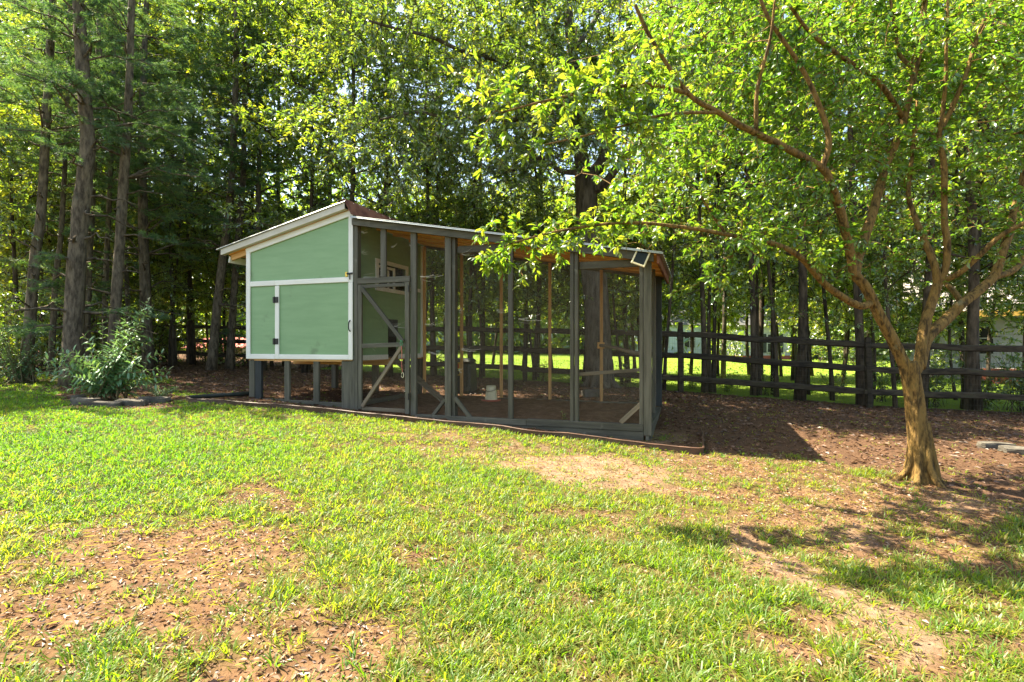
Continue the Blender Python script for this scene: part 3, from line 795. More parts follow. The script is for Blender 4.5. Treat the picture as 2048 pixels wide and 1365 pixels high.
# compost bin behind the run
bp_ = coop_pt(.50, 2.62, 0); bp_[2] = float(gz(bp_[0], bp_[1]))
bn = empty('compost_bin', bp_, -TH + .15)
tag(bn, 'black plastic compost bin with a coloured sticker behind the run', 'compost bin')
bm = bmesh.new(); bmesh.ops.create_cube(bm, size=1)
for v in bm.verts:
    k = .255 if v.co.z < 0 else .235
    v.co = Vector((math.copysign(k, v.co.x), math.copysign(k, v.co.y), 0 if v.co.z < 0 else .56))
bevel_obj(bm, .035); obj_bm('bin_body', bm, M['plastic_black'], bn)
bm = bmesh.new(); bmesh.ops.create_cube(bm, size=1)
for v in bm.verts:
    k = .255 if v.co.z < 0 else .20
    v.co = Vector((math.copysign(k, v.co.x), math.copysign(k, v.co.y), .555 if v.co.z < 0 else .625))
bevel_obj(bm, .02); obj_bm('bin_lid', bm, M['plastic_black'], bn)
stk = prism('sticker', [(-.085, .32), (.085, .32), (.085, .56), (-.085, .56)], -.272, -.262, M['st_yellow'], bn, 'uz', 0)
for x0, x1, z0, z1, mm in ((-.045, .045, .455, .535, 'st_red'), (-.07, .07, .41, .435, 'st_green'), (-.05, .05, .335, .40, 'plastic_black'), (-.02, .02, .35, .385, 'st_red')):
    yy = -.277 if z0 > .345 and mm == 'st_red' and z1 < .4 else -.2745
    q_ = prism('sticker_print', [(x0, z0), (x1, z0), (x1, z1), (x0, z1)], yy, -.2722, M[mm], stk, 'uz', 0)
for x in (-.15, 0, .15):
    prism('bin_rib', [(x - .012, .05), (x + .012, .05), (x + .012, .29), (x - .012, .29)], -.268, -.25, M['plastic_black'], bn, 'uz', 0)

# ------------------------------------------------------------------ split rail fence
FP = [(-15.7, 20.5), (-12.5, 19.0), (-9.3, 17.42), (-6.1, 15.9), (-2.9, 14.35), (.31, 12.82), (3.57, 11.2), (7.02, 10.4), (10.5, 9.65), (13.9, 8.9)]
fence = empty('split_rail_fence', (FP[5][0], FP[5][1], float(gz(*FP[5]))))
tag(fence, 'dark weathered three rail fence running behind the coop and trees', 'fence')
fo = np.array(fence.location)
def fl(x, y, z): return Vector((x - fo[0], y - fo[1], z - fo[2]))
def rough_beam(name, p, q, w, t, m, parent, seg=8, amp=.012):
    """hand split timber: uneven section along its length"""
    p, q = np.array(p), np.array(q); d = unit(q - p); L = np.linalg.norm(q - p)
    up = np.array([0, 0, 1.0]) if abs(d[2]) < .8 else np.array([0, -1.0, 0]); s = unit(np.cross(d, up)); up = np.cross(s, d)
    a = Acc(); V = []
    for i in range(seg + 1):
        k = i / seg; c = p + d * L * k + up * RS.randn() * amp * .6 + s * RS.randn() * amp * .4
        tp = .72 if i in (0, seg) else 1.0
        for (x, y) in ((-.5, -.38), (0, -.5), (.5, -.38), (.5, .3), (.1, .5), (-.5, .36)):
            V.append(c + s * (x * t * tp + RS.randn() * amp * .35) + up * (y * w * tp + RS.randn() * amp * .35))
    Qs = [(i * 6 + j, i * 6 + (j + 1) % 6, i * 6 + 6 + (j + 1) % 6, i * 6 + 6 + j) for i in range(seg) for j in range(6)]
    e = seg * 6
    Qs += [(0, 5, 4, 3), (0, 3, 2, 1), (e, e + 1, e + 2, e + 3), (e, e + 3, e + 4, e + 5)]
    a.add(V, Qs)
    return a.build(name, m, parent)
for i, (x, y) in enumerate(FP):
    z = float(gz(x, y))
    rough_beam('post', fl(x, y, z - .1), fl(x + RS.randn() * .02, y, z + 1.42 + RS.randn() * .04), .10, .115, M['rail_wood'], fence, 6, .008)
for i in range(len(FP) - 1):
    for k, h in enumerate((1.235, .775, .325)):
        (x0, y0), (x1, y1) = FP[i], FP[i + 1]
        d0, d1 = RS.randn() * .018, RS.randn() * .018
        dn = unit(np.array([x1 - x0, y1 - y0])); ex = .10
        side_ = -.02 if i % 2 else .02
        rough_beam('rail', fl(x0 - dn[0] * ex, y0 - dn[1] * ex + side_, float(gz(x0, y0)) + h + d0), fl(x1 + dn[0] * ex, y1 + dn[1] * ex + side_, float(gz(x1, y1)) + h + d1), .128, .07, M['rail_wood'], fence, 9, .013)
a = Acc()
for i in range(3, len(FP) - 1):
    (x0, y0), (x1, y1) = FP[i], FP[i + 1]; L = math.hypot(x1 - x0, y1 - y0)
    t = np.arange(0, L, .052) / L
    X, Y = x0 + (x1 - x0) * t, y0 + (y1 - y0) * t + .075; Zg = gz(x0, y0) * (1 - t) + gz(x1, y1) * t
    wires(a, np.stack([X - fo[0], Y - fo[1], Zg - fo[2] + .02], 1), np.stack([X - fo[0], Y - fo[1], Zg - fo[2] + 1.2], 1), .0011)
    hs_ = np.arange(.04, 1.21, .10)
    wires(a, np.stack([0 * hs_ + x0 - fo[0], 0 * hs_ + y0 + .077 - fo[1], hs_ + gz(x0, y0) - fo[2]], 1), np.stack([0 * hs_ + x1 - fo[0], 0 * hs_ + y1 + .077 - fo[1], hs_ + gz(x1, y1) - fo[2]], 1), .0011)
tag(a.build('wire_netting', M['fence_wire'], fence), kind='stuff')
# ------------------------------------------------------------------ rubber edging round the run
EDGE = [(376, 801), (378, 806), (440, 809), (500, 814), (570, 819), (640, 826), (760, 838), (850, 848), (960, 858), (1060, 870), (1150, 880), (1260, 894), (1330, 902), (1392, 908), (1408, 903), (1406, 885), (1402, 868)]
ep = np.array([ground_at(*p) for p in EDGE])
pts = spline(ep, 90)
pts[:, :2] += np.stack([vnoise(np.arange(90) * .3, np.arange(90) * 0, 2) - .5, vnoise(np.arange(90) * .3 + 50, np.arange(90) * 0, 2) - .5], 1) * .06
pts[:, 2] = gz(pts[:, 0], pts[:, 1])
T2 = unit(np.gradient(pts[:, :2], axis=0)); nrm = np.stack([-T2[:, 1], T2[:, 0]], 1)
ho = .062 + .02 * (vnoise(np.arange(90) * .25, np.arange(90) * 0 + 4, 2) - .5)
lean = (vnoise(np.arange(90) * .2 + 9, np.arange(90) * 0, 2) - .5) * .04
V = []
for i in range(90):
    b = pts[i]; n2 = np.append(nrm[i], 0)
    for s_, h in ((-.005, -.04), (.005, -.04), (.006, ho[i] - .008), (.012, ho[i]), (0.0, ho[i] + .007), (-.012, ho[i]), (-.006, ho[i] - .008)):
        V.append(b + n2 * (s_ + (lean[i] if h > 0 else 0)) + [0, 0, h])
Qs = [(i * 7 + j, i * 7 + (j + 1) % 7, i * 7 + 7 + (j + 1) % 7, i * 7 + 7 + j) for i in range(89) for j in range(7)]
a = Acc(); a.add(V, Qs)
ed = a.build('garden_edging', M['edging'])
tag(ed, 'low brown rubber edging strip curving along the front of the run', 'edging')
e2 = spline(np.array([ground_at(*p) for p in [(372, 800), (420, 796), (470, 793), (505, 790)]]), 14); e2[:, 2] = gz(e2[:, 0], e2[:, 1]) + .03
a = Acc(); tube(a, e2, .035, 6); eb = a.build('drain_pipe', M['plastic_black'], None, True)
tag(eb, 'short black pipe lying on the mulch left of the coop', 'pipe')

# ------------------------------------------------------------------ houses beyond the fence
def bx(name, x0, x1, y0, y1, z0, z1, m, parent, bev=0):
    return prism(name, [(x0, z0), (x1, z0), (x1, z1), (x0, z1)], y0, y1, m, parent, 'uz', bev)
def shingles(name, x0, x1, ya, za, yb, zb_, rows, m, parent, rs):
    """courses of a roof slope, each lapped over the one below; the tabs of a course joined"""
    a = Acc(); pitch = (yb - ya) / rows
    for r in range(rows):
        t0, t1 = r / rows, (r + 1.25) / rows
        y0_, y1_ = ya + (yb - ya) * t0, ya + (yb - ya) * min(t1, 1)
        zz0, zz1 = za + (zb_ - za) * t0, za + (zb_ - za) * min(t1, 1)
        x = x0 - rs.rand() * .3
        while x < x1:
            w_ = rs.uniform(.26, .36); xa, xb = max(x, x0), min(x + w_ - .008, x1)
            if xb > xa + .02:
                l = .022 + rs.rand() * .008
                a.add([(xa, y0_, zz0 + l), (xb, y0_, zz0 + l), (xb, y1_, zz1 + .004), (xa, y1_, zz1 + .004), (xa, y0_, zz0), (xb, y0_, zz0)], [(0, 1, 2, 3), (4, 5, 1, 0)], a=rs.rand())
            x += w_
    return tag(a.build(name, m, parent), kind='stuff')
def house_window(par, x0, x1, z0, z1, y, shut=None):
    w_ = bx('window', x0 - .07, x1 + .07, y - .05, y - .004, z0 - .07, z1 + .07, M['siding_white'], par)
    bx('pane', x0, x1, y - .056, y - .0505, z0, z1, M['glass'], w_)
    bx('mullion', (x0 + x1) / 2 - .02, (x0 + x1) / 2 + .02, y - .066, y - .057, z0, z1, M['siding_white'], w_)
    bx('mullion', x0, x1, y - .070, y - .0665, (z0 + z1) / 2 - .02, (z0 + z1) / 2 + .02, M['siding_white'], w_)
    if shut:
        for xa in (x0 - .5, x1 + .1): bx('shutter', xa, xa + .38, y - .04, y - .003, z0 - .05, z1 + .05, M[shut], par)
def siding(par, x0, x1, y, z0, z1, m, step=.2):
    z = z0
    while z < z1 - .01:
        zt_ = min(z + step - .004, z1)
        prism('siding_board', [(y - .030, z), (y - .012, zt_), (y, zt_), (y, z)], x0, x1, m, par, 'vz', 0)
        z += step
# house to the right: pale shingle roof, white wall, brick steps
hz0 = -.15
hA = empty('white_house', (19.9, 18.0, hz0), R(-38)); tag(hA, 'white single storey house with a pale grey roof beyond the fence', 'house')
bx('wall', -5.2, 12, 0, 8, 0, 2.75, M['siding_white'], hA)
siding(hA, -5.2, 12, 0, .5, 2.62, M['siding_white'], .21)
bx('foundation', -5.22, 12.02, -.07, .0 - .032, 0, .48, M['mortar'], hA)
shingles('roof_shingles', -5.9, 12.6, -.75, 2.62, 4.0, 5.3, 26, M['roof_pale'], hA, RS)
prism('roof', [(-.72, 2.6), (4.0, 5.28), (8.7, 2.6), (8.7, 2.5), (-.72, 2.5)], -5.9, 12.6, M['roof_pale'], hA, 'vz', 0)
bx('fascia', -5.9, 12.6, -.80, -.752, 2.40, 2.62, M['fascia_ochre'], hA)
for x0 in (-3.6, -.6, 4.5): house_window(hA, x0, x0 + .95, 1.05, 2.2, -.032)
bx('door', 1.6, 2.55, -.075, -.033, .5, 2.45, M['fascia_ochre'], hA)
st = empty('brick_steps', (18.3, 17.2, float(gz(18.3, 17.2)) - .02), R(-38)); tag(st, 'low red brick wall standing in front of the white house', 'brick wall')
core = bx('core', -2.6, 4.0, .0, .5, 0, .60, M['mortar'], st)
bme = None
for r in range(8):
    for c in range(30):
        x = -2.6 + c * .22 + (.11 if r % 2 else 0)
        if bme is None:
            b_ = bx('brick', -.105, .105, -.03, .02, .0, .064, M['brick'], st); bme = b_
        else:
            b_ = bme.copy(); COL.objects.link(b_); b_.parent = st
        b_.location = (x + .105, RS.uniform(-.004, .004), .003 + r * .075)
# far white house with brick base and shutters
hB = empty('far_house', (20.2, 44.0, -.12)); tag(hB, 'far white house with black shutters on a low brick base', 'house')
bx('wall', -1.4, 2.9, 0, 7, .46, 3.1, M['siding_white'], hB); siding(hB, -1.4, 2.9, 0, .46, 3.0, M['siding_white'], .24)
bx('foundation', -1.42, 2.92, -.028, 7, 0, .455, M['brick'], hB)
for x0 in (1.0,): house_window(hB, x0, x0 + .8, .75, 2.2, -.032, 'black_paint')
prism('roof', [(-.6, 2.95), (3.5, 5.2), (7.6, 2.95)], -1.9, 3.4, M['roof_dark'], hB, 'vz', 0)
shingles('roof_shingles', -1.9, 3.4, -.62, 2.95, 3.5, 5.21, 20, M['roof_dark'], hB, RS)
# pale blue house half hidden further left
hC = empty('pale_blue_house', (15.0, 48.0, 0.0)); tag(hC, 'pale blue house half hidden behind the run and saplings', 'house')
bx('wall', -3.0, 2.6, 0, 6, 0, 3.2, M['siding_blue'], hC); siding(hC, -3.0, 2.6, 0, .3, 3.1, M['siding_blue'], .22)
house_window(hC, -1.8, -.9, 1.0, 2.2, -.032); house_window(hC, .6, 1.5, 1.0, 2.2, -.032)
prism('roof', [(-.5, 3.0), (3, 5), (6.5, 3.0)], -3.4, 3.0, M['roof_dark'], hC, 'vz', 0)
shingles('roof_shingles', -3.4, 3.0, -.52, 3.0, 3.0, 5.01, 18, M['roof_dark'], hC, RS)
# low shed with a red roof, seen under the top rail left of the coop
sh = empty('red_roofed_shed', (-14.6, 26.0, float(gz(-14.6, 26))))
tag(sh, 'low tan shed with a faded red roof seen through the left fence', 'shed')
sz = -float(gz(-14.6, 26))
for k in range(8): bx('wall_board', -1.35 + k * .34, -1.35 + k * .34 + .33, 0, .03, 0, 1.02 + sz, M['tan_board'], sh)
bx('wall', -1.35, 1.36, .031, 1.8, 0, 1.0 + sz, M['tan_board'], sh)
prism('roof', [(-.25, 1.10 + sz), (2.0, 1.62 + sz), (2.0, 1.56 + sz), (-.25, 1.03 + sz)], -1.5, 1.5, M['roof_red'], sh, 'vz', .004)
for k in range(9): prism('roof_rib', [(-.25, 1.12 + sz), (2.0, 1.64 + sz), (2.0, 1.621 + sz), (-.25, 1.101 + sz)], -1.45 + k * .35, -1.42 + k * .35, M['roof_red'], sh, 'vz', 0)
bx('door', -.3, .45, -.02, -.001, .05, .92 + sz, M['tan_board'], sh)

# ------------------------------------------------------------------ tree building
def leaf_faces(acc, P, D, Nn, L, Wd, var, fine=False):
    """many leaves: P base points, D directions, Nn rough normals, L lengths, Wd widths"""
    n = len(P)
    if n == 0: return
    D = unit(D); Sx = unit(np.cross(D, Nn)); U = np.cross(Sx, D)
    L = np.broadcast_to(L, (n,))[:, None]; Wd = np.broadcast_to(Wd, (n,))[:, None]
    if fine:
        pts = [P, P + D * L * .52 + U * L * .03, P + D * L - U * L * .13]
        for s in (1, -1):
            pts += [P + D * L * .30 + s * Sx * Wd * .46 + U * Wd * .16, P + D * L * .68 + s * Sx * Wd * .38 + U * Wd * .12 - U * L * .03]
        V = np.stack(pts, 1).reshape(-1, 3)
        b = np.arange(n)[:, None] * 7
        T = np.concatenate([b + np.array([[0, 3, 1]]), b + np.array([[1, 3, 4]]), b + np.array([[1, 4, 2]]), b + np.array([[0, 1, 5]]), b + np.array([[1, 6, 5]]), b + np.array([[1, 2, 6]])])
        acc.add(V, None, T, np.repeat(var, 7))
    else:
        V = np.stack([P, P + D * L * .48 + Sx * Wd * .5 + U * Wd * .15, P + D * L - U * L * .1, P + D * L * .48 - Sx * Wd * .5 + U * Wd * .15], 1).reshape(-1, 3)
        b = np.arange(n)[:, None] * 4
        T = np.concatenate([b + np.array([[0, 1, 2]]), b + np.array([[0, 2, 3]])])
        acc.add(V, None, T, np.repeat(var, 4))

def twig_tubes(acc, TW, r0, r1, sides=3):
    n, k, _ = TW.shape
    T = unit(np.gradient(TW, axis=1)); ref = np.broadcast_to([0.31, 0.23, .92], T.shape)
    A = unit(np.cross(T, ref)); B = np.cross(T, A)
    r = (np.asarray(r0).reshape(-1, 1) * (1 - np.linspace(0, 1, k)) + np.asarray(r1).reshape(-1, 1) * np.linspace(0, 1, k))
    r = np.broadcast_to(r, (n, k))
    V = []
    for s in range(sides):
        c, s_ = math.cos(2 * math.pi * s / sides), math.sin(2 * math.pi * s / sides)
        V.append(TW + r[..., None] * (c * A + s_ * B))
    V = np.stack(V, 2)                                   # n,k,sides,3
    base = (np.arange(n) * k * sides)[:, None, None]; i = np.arange(k - 1)[None, :, None] * sides; j = np.arange(sides)[None, None, :]; jn = (j + 1) % sides
    Qs = np.stack([base + i + j, base + i + jn, base + i + sides + jn, base + i + sides + j], -1).reshape(-1, 4)
    acc.add(V.reshape(-1, 3), Qs)

def grow(skel, targets, rs, batches=10, k=5, lift=.12):
    """twigs from the nearest point of the growing skeleton to each target; returns n,k,3"""
    S0 = np.asarray(skel, float); T = np.asarray(targets, float)
    d = np.full(len(T), 1e9)
    for c in range(0, len(T), 2000):
        d[c:c + 2000] = np.sqrt(((T[c:c + 2000, None] - S0[None]) ** 2).sum(-1)).min(1)
    order = np.argsort(d); out = []
    for part in np.array_split(order, batches):
        if len(part) == 0: continue
        tw = []
        for c in range(0, len(part), 400):
            t = T[part[c:c + 400]]
            D2 = ((t[:, None] - S0[None]) ** 2).sum(-1)
            i = D2.argmin(1); p0 = S0[i]; dv = t - p0; L = np.linalg.norm(dv, axis=1, keepdims=True)
            s = np.linspace(0, 1, k)[None, :, None]
            j = rs.randn(len(t), 1, 3) * .10 * L[:, None]
            bow = np.sin(np.pi * s) * (j + np.array([0, 0, lift]) * L[:, None])
            tw.append(p0[:, None] + dv[:, None] * s + bow)
        tw = np.concatenate(tw); out.append(tw)
        S0 = np.vstack([S0, tw[:, 1:].reshape(-1, 3)])
    return np.concatenate(out)

def leaves_on(acc, TW, per, L, rs, ratio=.42, fine=False, t0=.3, droop=.25, var0=.35, vars_=.22, flat=.75, maxlen=.55):
    """leaves set along the outer end of each twig"""
    n, k, _ = TW.shape
    tv = TW[:, -1] - TW[:, 0]; ln = np.linalg.norm(tv, axis=1)
    t0v = np.maximum(t0, 1 - maxlen / np.maximum(ln, 1e-3))
    t = (t0v[:, None] + (1.02 - t0v[:, None]) * rs.rand(n, per))
    f = np.clip(t, 0, .9999) * (k - 1); i = f.astype(int); u = (f - i)[..., None]
    ar = np.arange(n)[:, None]
    P = TW[ar, i] * (1 - u) + TW[ar, i + 1] * u
    tang = unit(TW[ar, i + 1] - TW[ar, i])
    side = unit(rs.randn(n, per, 3)); side = unit(side - tang * (side * tang).sum(-1, keepdims=True)); side[..., 2] *= .6
    D = unit(tang * rs.uniform(.3, 1.0, (n, per, 1)) + side * 1.0 + np.array([0, 0, -droop]))
    Nn = unit(rs.randn(n, per, 3) * (1 - flat) * 1.5 + np.array([0, 0, 1.0]))
    Ls = L * rs.uniform(.65, 1.2, (n, per))
    v = np.clip(var0 + (rs.randn(n, 1) * .7 + rs.randn(n, per) * .7) * vars_, 0, 1)
    P, D, Nn, Ls, v = P.reshape(-1, 3), D.reshape(-1, 3), Nn.reshape(-1, 3), Ls.ravel(), v.ravel()
    if acc is not None: leaf_faces(acc, P, D, Nn, Ls, Ls * ratio, v, fine)
    return P, D, Nn, Ls, v

def clumpy(lo, hi, n, rs, nclump, spread, fn):
    c = rs.uniform(lo, hi, (nclump, 3)); i = rs.randint(0, nclump, n)
    return fn(c[i] + rs.randn(n, 3) * spread)

def px_volume(boxes, rs):
    """targets in real depth: boxes of (x0, x1, y0, y1, nearest, farthest, clumps, twigs, spread px, spread m)"""
    out = []
    for x0, x1, y0, y1, d0, d1, nc, n, sp, sm in boxes:
        c = np.stack([rs.uniform(x0, x1, nc), rs.uniform(y0, y1, nc), rs.uniform(d0, d1, nc)], 1)
        q = c[rs.randint(0, nc, n)] + rs.randn(n, 3) * [sp, sp * .75, sm]
        q[:, 2] = np.clip(q[:, 2], d0 * .9, d1 * 1.1)
        out.append(np.stack([(q[:, 0] - CX) / F * q[:, 2], q[:, 2], CAMZ - (q[:, 1] - HZ) / F * q[:, 2]], 1))
    return np.concatenate(out)

def limb(pts, r0, r1, n=None):
    """photo pixel + depth points to a smooth limb with radii"""
    P = np.array([at(*p) for p in pts]); n = n or len(P) * 4
    P = spline(P, n)
    return P, np.linspace(r0, r1, n)

def tree_parts(base, name, label, cat, group, bark, sides=9):
    t = empty(name, tuple(base)); tag(t, label, cat, group)
    return t

# ------------------------------------------------------------------ the leafy tree in the right foreground
rs = np.random.RandomState(21)
tb = np.array([*at(1842, 962, 4.9)[:2], 0]); tb[2] = float(gz(tb[0], tb[1])) - .01
near_tree = tree_parts(tb, 'garden_tree', 'leafy yard tree with forked tan trunk and backlit yellow green leaves', 'tree', None, None)
LB = []
def nl(pts, r0, r1): LB.append(limb(pts, r0, r1))
nl([(1842, 966, 4.9), (1838, 900, 4.9), (1832, 830, 4.9), (1824, 770, 4.9), (1815, 725, 4.9)], .086, .074)          # trunk
nl([(1822, 760, 4.9), (1790, 690, 4.88), (1757, 628, 4.84), (1733, 578, 4.8), (1708, 548, 4.78)], .052, .041)        # left limb
nl([(1708, 552, 4.78), (1700, 505, 4.72), (1680, 420, 4.6), (1662, 372, 4.5), (1644, 337, 4.45), (1559, 290, 4.3), (1484, 253, 4.15), (1437, 225, 4.1), (1376, 187, 4.0), (1306, 84, 3.9), (1270, 10, 3.8)], .042, .012)
nl([(1376, 187, 4.0), (1293, 169, 3.9), (1200, 180, 3.8), (1100, 200, 3.7), (1000, 226, 3.6)], .016, .006)
nl([(1437, 225, 4.1), (1330, 230, 3.9), (1210, 262, 3.8), (1090, 290, 3.7)], .013, .005)
nl([(1644, 337, 4.45), (1658, 281, 4.4), (1634, 200, 4.35), (1597, 126, 4.3), (1540, 42, 4.2), (1510, -30, 4.15)], .026, .012)
nl([(1512, 262, 4.2), (1515, 178, 4.1), (1540, 80, 4.0), (1550, 0, 3.9)], .018, .008)
nl([(1708, 555, 4.78), (1719, 506, 4.9), (1747, 422, 5.0), (1770, 337, 5.1), (1794, 281, 5.1), (1812, 220, 5.1), (1827, 155, 5.1), (1841, 94, 5.1), (1850, 0, 5.1)], .046, .022)
nl([(1805, 235, 5.1), (1760, 169, 4.9), (1695, 122, 4.7), (1625, 70, 4.5), (1578, 10, 4.4)], .026, .012)
nl([(1830, 140, 5.1), (1800, 110, 5.2), (1790, 60, 5.2), (1778, -20, 5.2)], .022, .012)
nl([(1745, 605, 4.83), (1719, 612, 4.75), (1672, 586, 4.65), (1639, 558, 4.6), (1602, 516, 4.5), (1559, 492, 4.4), (1503, 478, 4.3), (1452, 469, 4.25), (1367, 455, 4.15), (1250, 446, 4.05), (1120, 462, 3.95), (1020, 488, 3.9)], .034, .007)
nl([(1452, 469, 4.25), (1425, 430, 4.2), (1400, 390, 4.15)], .012, .006)
nl([(1824, 752, 4.9), (1839, 725, 4.92), (1847, 663, 4.95), (1861, 613, 5.0), (1875, 570, 5.0)], .049, .040)        # middle limb
nl([(1875, 572, 5.0), (1872, 540, 5.0), (1858, 501, 5.05), (1841, 462, 5.1), (1828, 430, 5.15), (1817, 389, 5.2), (1822, 330, 5.25), (1835, 200, 5.3)], .036, .016)
nl([(1876, 572, 5.0), (1892, 532, 4.98), (1894, 482, 4.95), (1889, 440, 4.95), (1888, 328, 4.9), (1878, 277, 4.9), (1902, 220, 4.9), (1930, 155, 4.85), (1953, 80, 4.85), (1981, 10, 4.8)], .034, .014)
nl([(1878, 275, 4.9), (1890, 180, 4.8), (1893, 80, 4.7), (1896, -20, 4.7)], .018, .009)
nl([(1890, 560, 5.0), (1919, 546, 4.9), (1958, 512, 4.8), (2000, 473, 4.7), (2047, 448, 4.6), (2110, 420, 4.5)], .030, .014)
nl([(1838, 735, 4.92), (1855, 677, 5.0), (1897, 635, 5.1), (1925, 607, 5.1), (1958, 582, 5.15), (1989, 551, 5.2), (2003, 510, 5.2), (2020, 462, 5.25), (2028, 422, 5.3), (2047, 352, 5.3), (2070, 200, 5.3)], .053, .027)
nl([(1985, 556, 5.2), (2028, 540, 5.3), (2060, 505, 5.4), (2110, 440, 5.5)], .034, .018)
nl([(1925, 607, 5.1), (1905, 580, 5.25), (1888, 565, 5.35)], .030, .022)
ta = Acc()
for i, (P, r) in enumerate(LB):
    r = r.copy()
    if i == 0: r = r * (1 + .55 * np.exp(-(P[:, 2] - P[0, 2]) / .11))
    q_ = spline(np.hstack([P - tb, r[:, None]]), max(10, int(len(P) * (4 if i < 2 else 2))))
    tube(ta, q_[:, :3], np.maximum(q_[:, 3], .004), 44 if i in (0, 1, 11, 15) else 12, lump=.008, rs=rs, ridge=.17 if i in (0, 1, 11, 15) else .12, rfreq=2.4)
# root flare
for k in range(7):
    a_ = k * .9 + .3; L_ = rs.uniform(.15, .25)
    p = [np.array([.030 * math.cos(a_), .030 * math.sin(a_), .55]), np.array([.070 * math.cos(a_), .070 * math.sin(a_), .30]), np.array([.105 * math.cos(a_), .105 * math.sin(a_), .13]), np.array([L_ * .8 * math.cos(a_), L_ * .8 * math.sin(a_), .025]), np.array([L_ * 1.35 * math.cos(a_), L_ * 1.35 * math.sin(a_), -.05])]
    tube(ta, spline(p, 12), np.linspace(.046, .018, 12), 10, lump=.06, ridge=.15, rs=rs)
skel = np.concatenate([P[len(P) // 3:] for P, r in LB[2:]])
boxes = [(1270, 2120, -80, 330, 4.5, 6.3, 170, 1950, 46, .30), (1230, 1720, 300, 500, 4.2, 5.4, 36, 360, 42, .2), (1700, 2110, 300, 520, 4.9, 6.2, 30, 300, 42, .25),
         (1330, 1660, 480, 560, 4.0, 5.0, 8, 50, 26, .15), (1500, 2100, -60, 250, 4.7, 6.3, 60, 620, 40, .3), (1250, 1640, 110, 370, 5.2, 6.4, 30, 260, 34, .25)]
T1 = px_volume(boxes, rs)
_q = to_px(T1[:, 0], T1[:, 1], T1[:, 2]); T1 = T1[~((_q[0] > 1225) & (_q[0] < 1345) & (_q[1] > 482) & (_q[1] < 580))]
spray = px_volume([(955, 1180, 130, 300, 3.6, 3.9, 18, 62, 32, .06), (1130, 1330, 110, 340, 3.6, 4.0, 24, 120, 38, .1), (970, 1130, 455, 545, 3.85, 4.05, 14, 52, 26, .05), (1120, 1330, 425, 505, 3.9, 4.2, 18, 80, 28, .06)], rs)
TW = grow(skel, T1, rs, 10, 5, .05)
TS = grow(np.vstack([skel, TW[:, 2:].reshape(-1, 3)]), spray, rs, 6, 5, .05)
twig_tubes(ta, TW - tb, .0055, .0018); twig_tubes(ta, TS - tb, .0045, .0016)
ta.build('trunk', M['bark_near'], near_tree, True)
la = Acc()
P, D, Nn, Ls, v = leaves_on(None, TW - tb, 13, .063, rs, .42, True, .1, .22, .42, .24, .62, .55)
def off_lamp(P):            # no twig hangs in front of the solar lamp
    x_, y_ = to_px(P[:, 0] + tb[0], P[:, 1] + tb[1], P[:, 2] + tb[2]); return ~((x_ > 1238) & (x_ < 1335) & (y_ > 482) & (y_ < 570))
k_ = off_lamp(P); leaf_faces(la, P[k_], D[k_], Nn[k_], Ls[k_], Ls[k_] * .42, v[k_], True)
P, D, Nn, Ls, v = leaves_on(None, TS - tb, 11, .068, rs, .38, True, .1, .18, .60, .25, .62, .55)
k_ = off_lamp(P); P, D, Nn, Ls, v = P[k_], D[k_], Nn[k_], Ls[k_], v[k_]
pick = np.zeros(len(P), bool); pick[rs.permutation(len(P))[:290]] = True
k_ = ~pick
leaf_faces(la, P[k_], D[k_], Nn[k_], Ls[k_], Ls[k_] * .38, v[k_], True)
tag(la.build('crown', M['leaf_near'], near_tree), kind='stuff')
protos = []
for k in range(4):
    q = Acc(); leaf_faces(q, np.zeros((1, 3)), np.array([[1.0, 0, 0]]), np.array([[0, 0, 1.0]]), np.array([1.0]), np.array([.42 + .04 * k]), np.array([.45 + .15 * k]), True)
    protos.append(q.mesh('leaf', M['leaf_near']))
for i in np.nonzero(pick)[0]:
    o = bpy.data.objects.new('leaf', protos[i % 4]); link(o, near_tree)
    X = Vector(D[i]).normalized(); Y = Vector(Nn[i]).cross(X).normalized(); Z = X.cross(Y)
    mx = Matrix((X, Y, Z)).transposed().to_4x4(); mx = mx @ Matrix.Scale(float(Ls[i]), 4); mx.translation = Vector(P[i]); o.matrix_basis = mx

# ------------------------------------------------------------------ big oak behind the run
rs = np.random.RandomState(5)
ob = np.array([*at(1200, 780, 11.6)[:2], 0]); ob[2] = float(gz(ob[0], ob[1]))
oak = tree_parts(ob, 'oak_tree', 'big oak with thick grey trunk rising behind the run roof', 'tree', None, None)
LB = []
nl([(1200, 792, 11.6), (1198, 740, 11.6), (1193, 600, 11.6), (1178, 470, 11.6), (1168, 345, 11.6)], .31, .215)
nl([(1168, 350, 11.6), (1158, 290, 11.5), (1155, 230, 11.4), (1150, 150, 11.3), (1140, 60, 11.2), (1130, -60, 11.1)], .17, .09)
nl([(1172, 360, 11.6), (1200, 330, 11.7), (1216, 290, 11.8), (1235, 215, 11.9), (1262, 160, 12), (1310, 90, 12), (1340, 0, 12)], .15, .05)
nl([(1180, 380, 11.6), (1205, 372, 11.4), (1248, 316, 11.2), (1290, 265, 11.1), (1330, 200, 11), (1400, 130, 10.8)], .11, .035)
nl([(1166, 352, 11.6), (1150, 346, 11.4), (1118, 341, 11.2), (1086, 316, 11), (1050, 330, 10.8), (1000, 352, 10.6)], .075, .025)
nl([(1155, 230, 11.4), (1105, 178, 11), (1060, 150, 10.8), (995, 120, 10.5), (931, 105, 10.2), (861, 74, 10), (801, 60, 9.8), (730, 40, 9.6)], .075, .02)
nl([(1158, 290, 11.5), (1080, 245, 11.1), (984, 240, 10.8), (896, 236, 10.5), (833, 225, 10.3), (760, 240, 10.1)], .065, .02)
nl([(1150, 150, 11.3), (1110, 80, 11), (1070, 20, 10.8), (1030, -60, 10.6)], .07, .03)
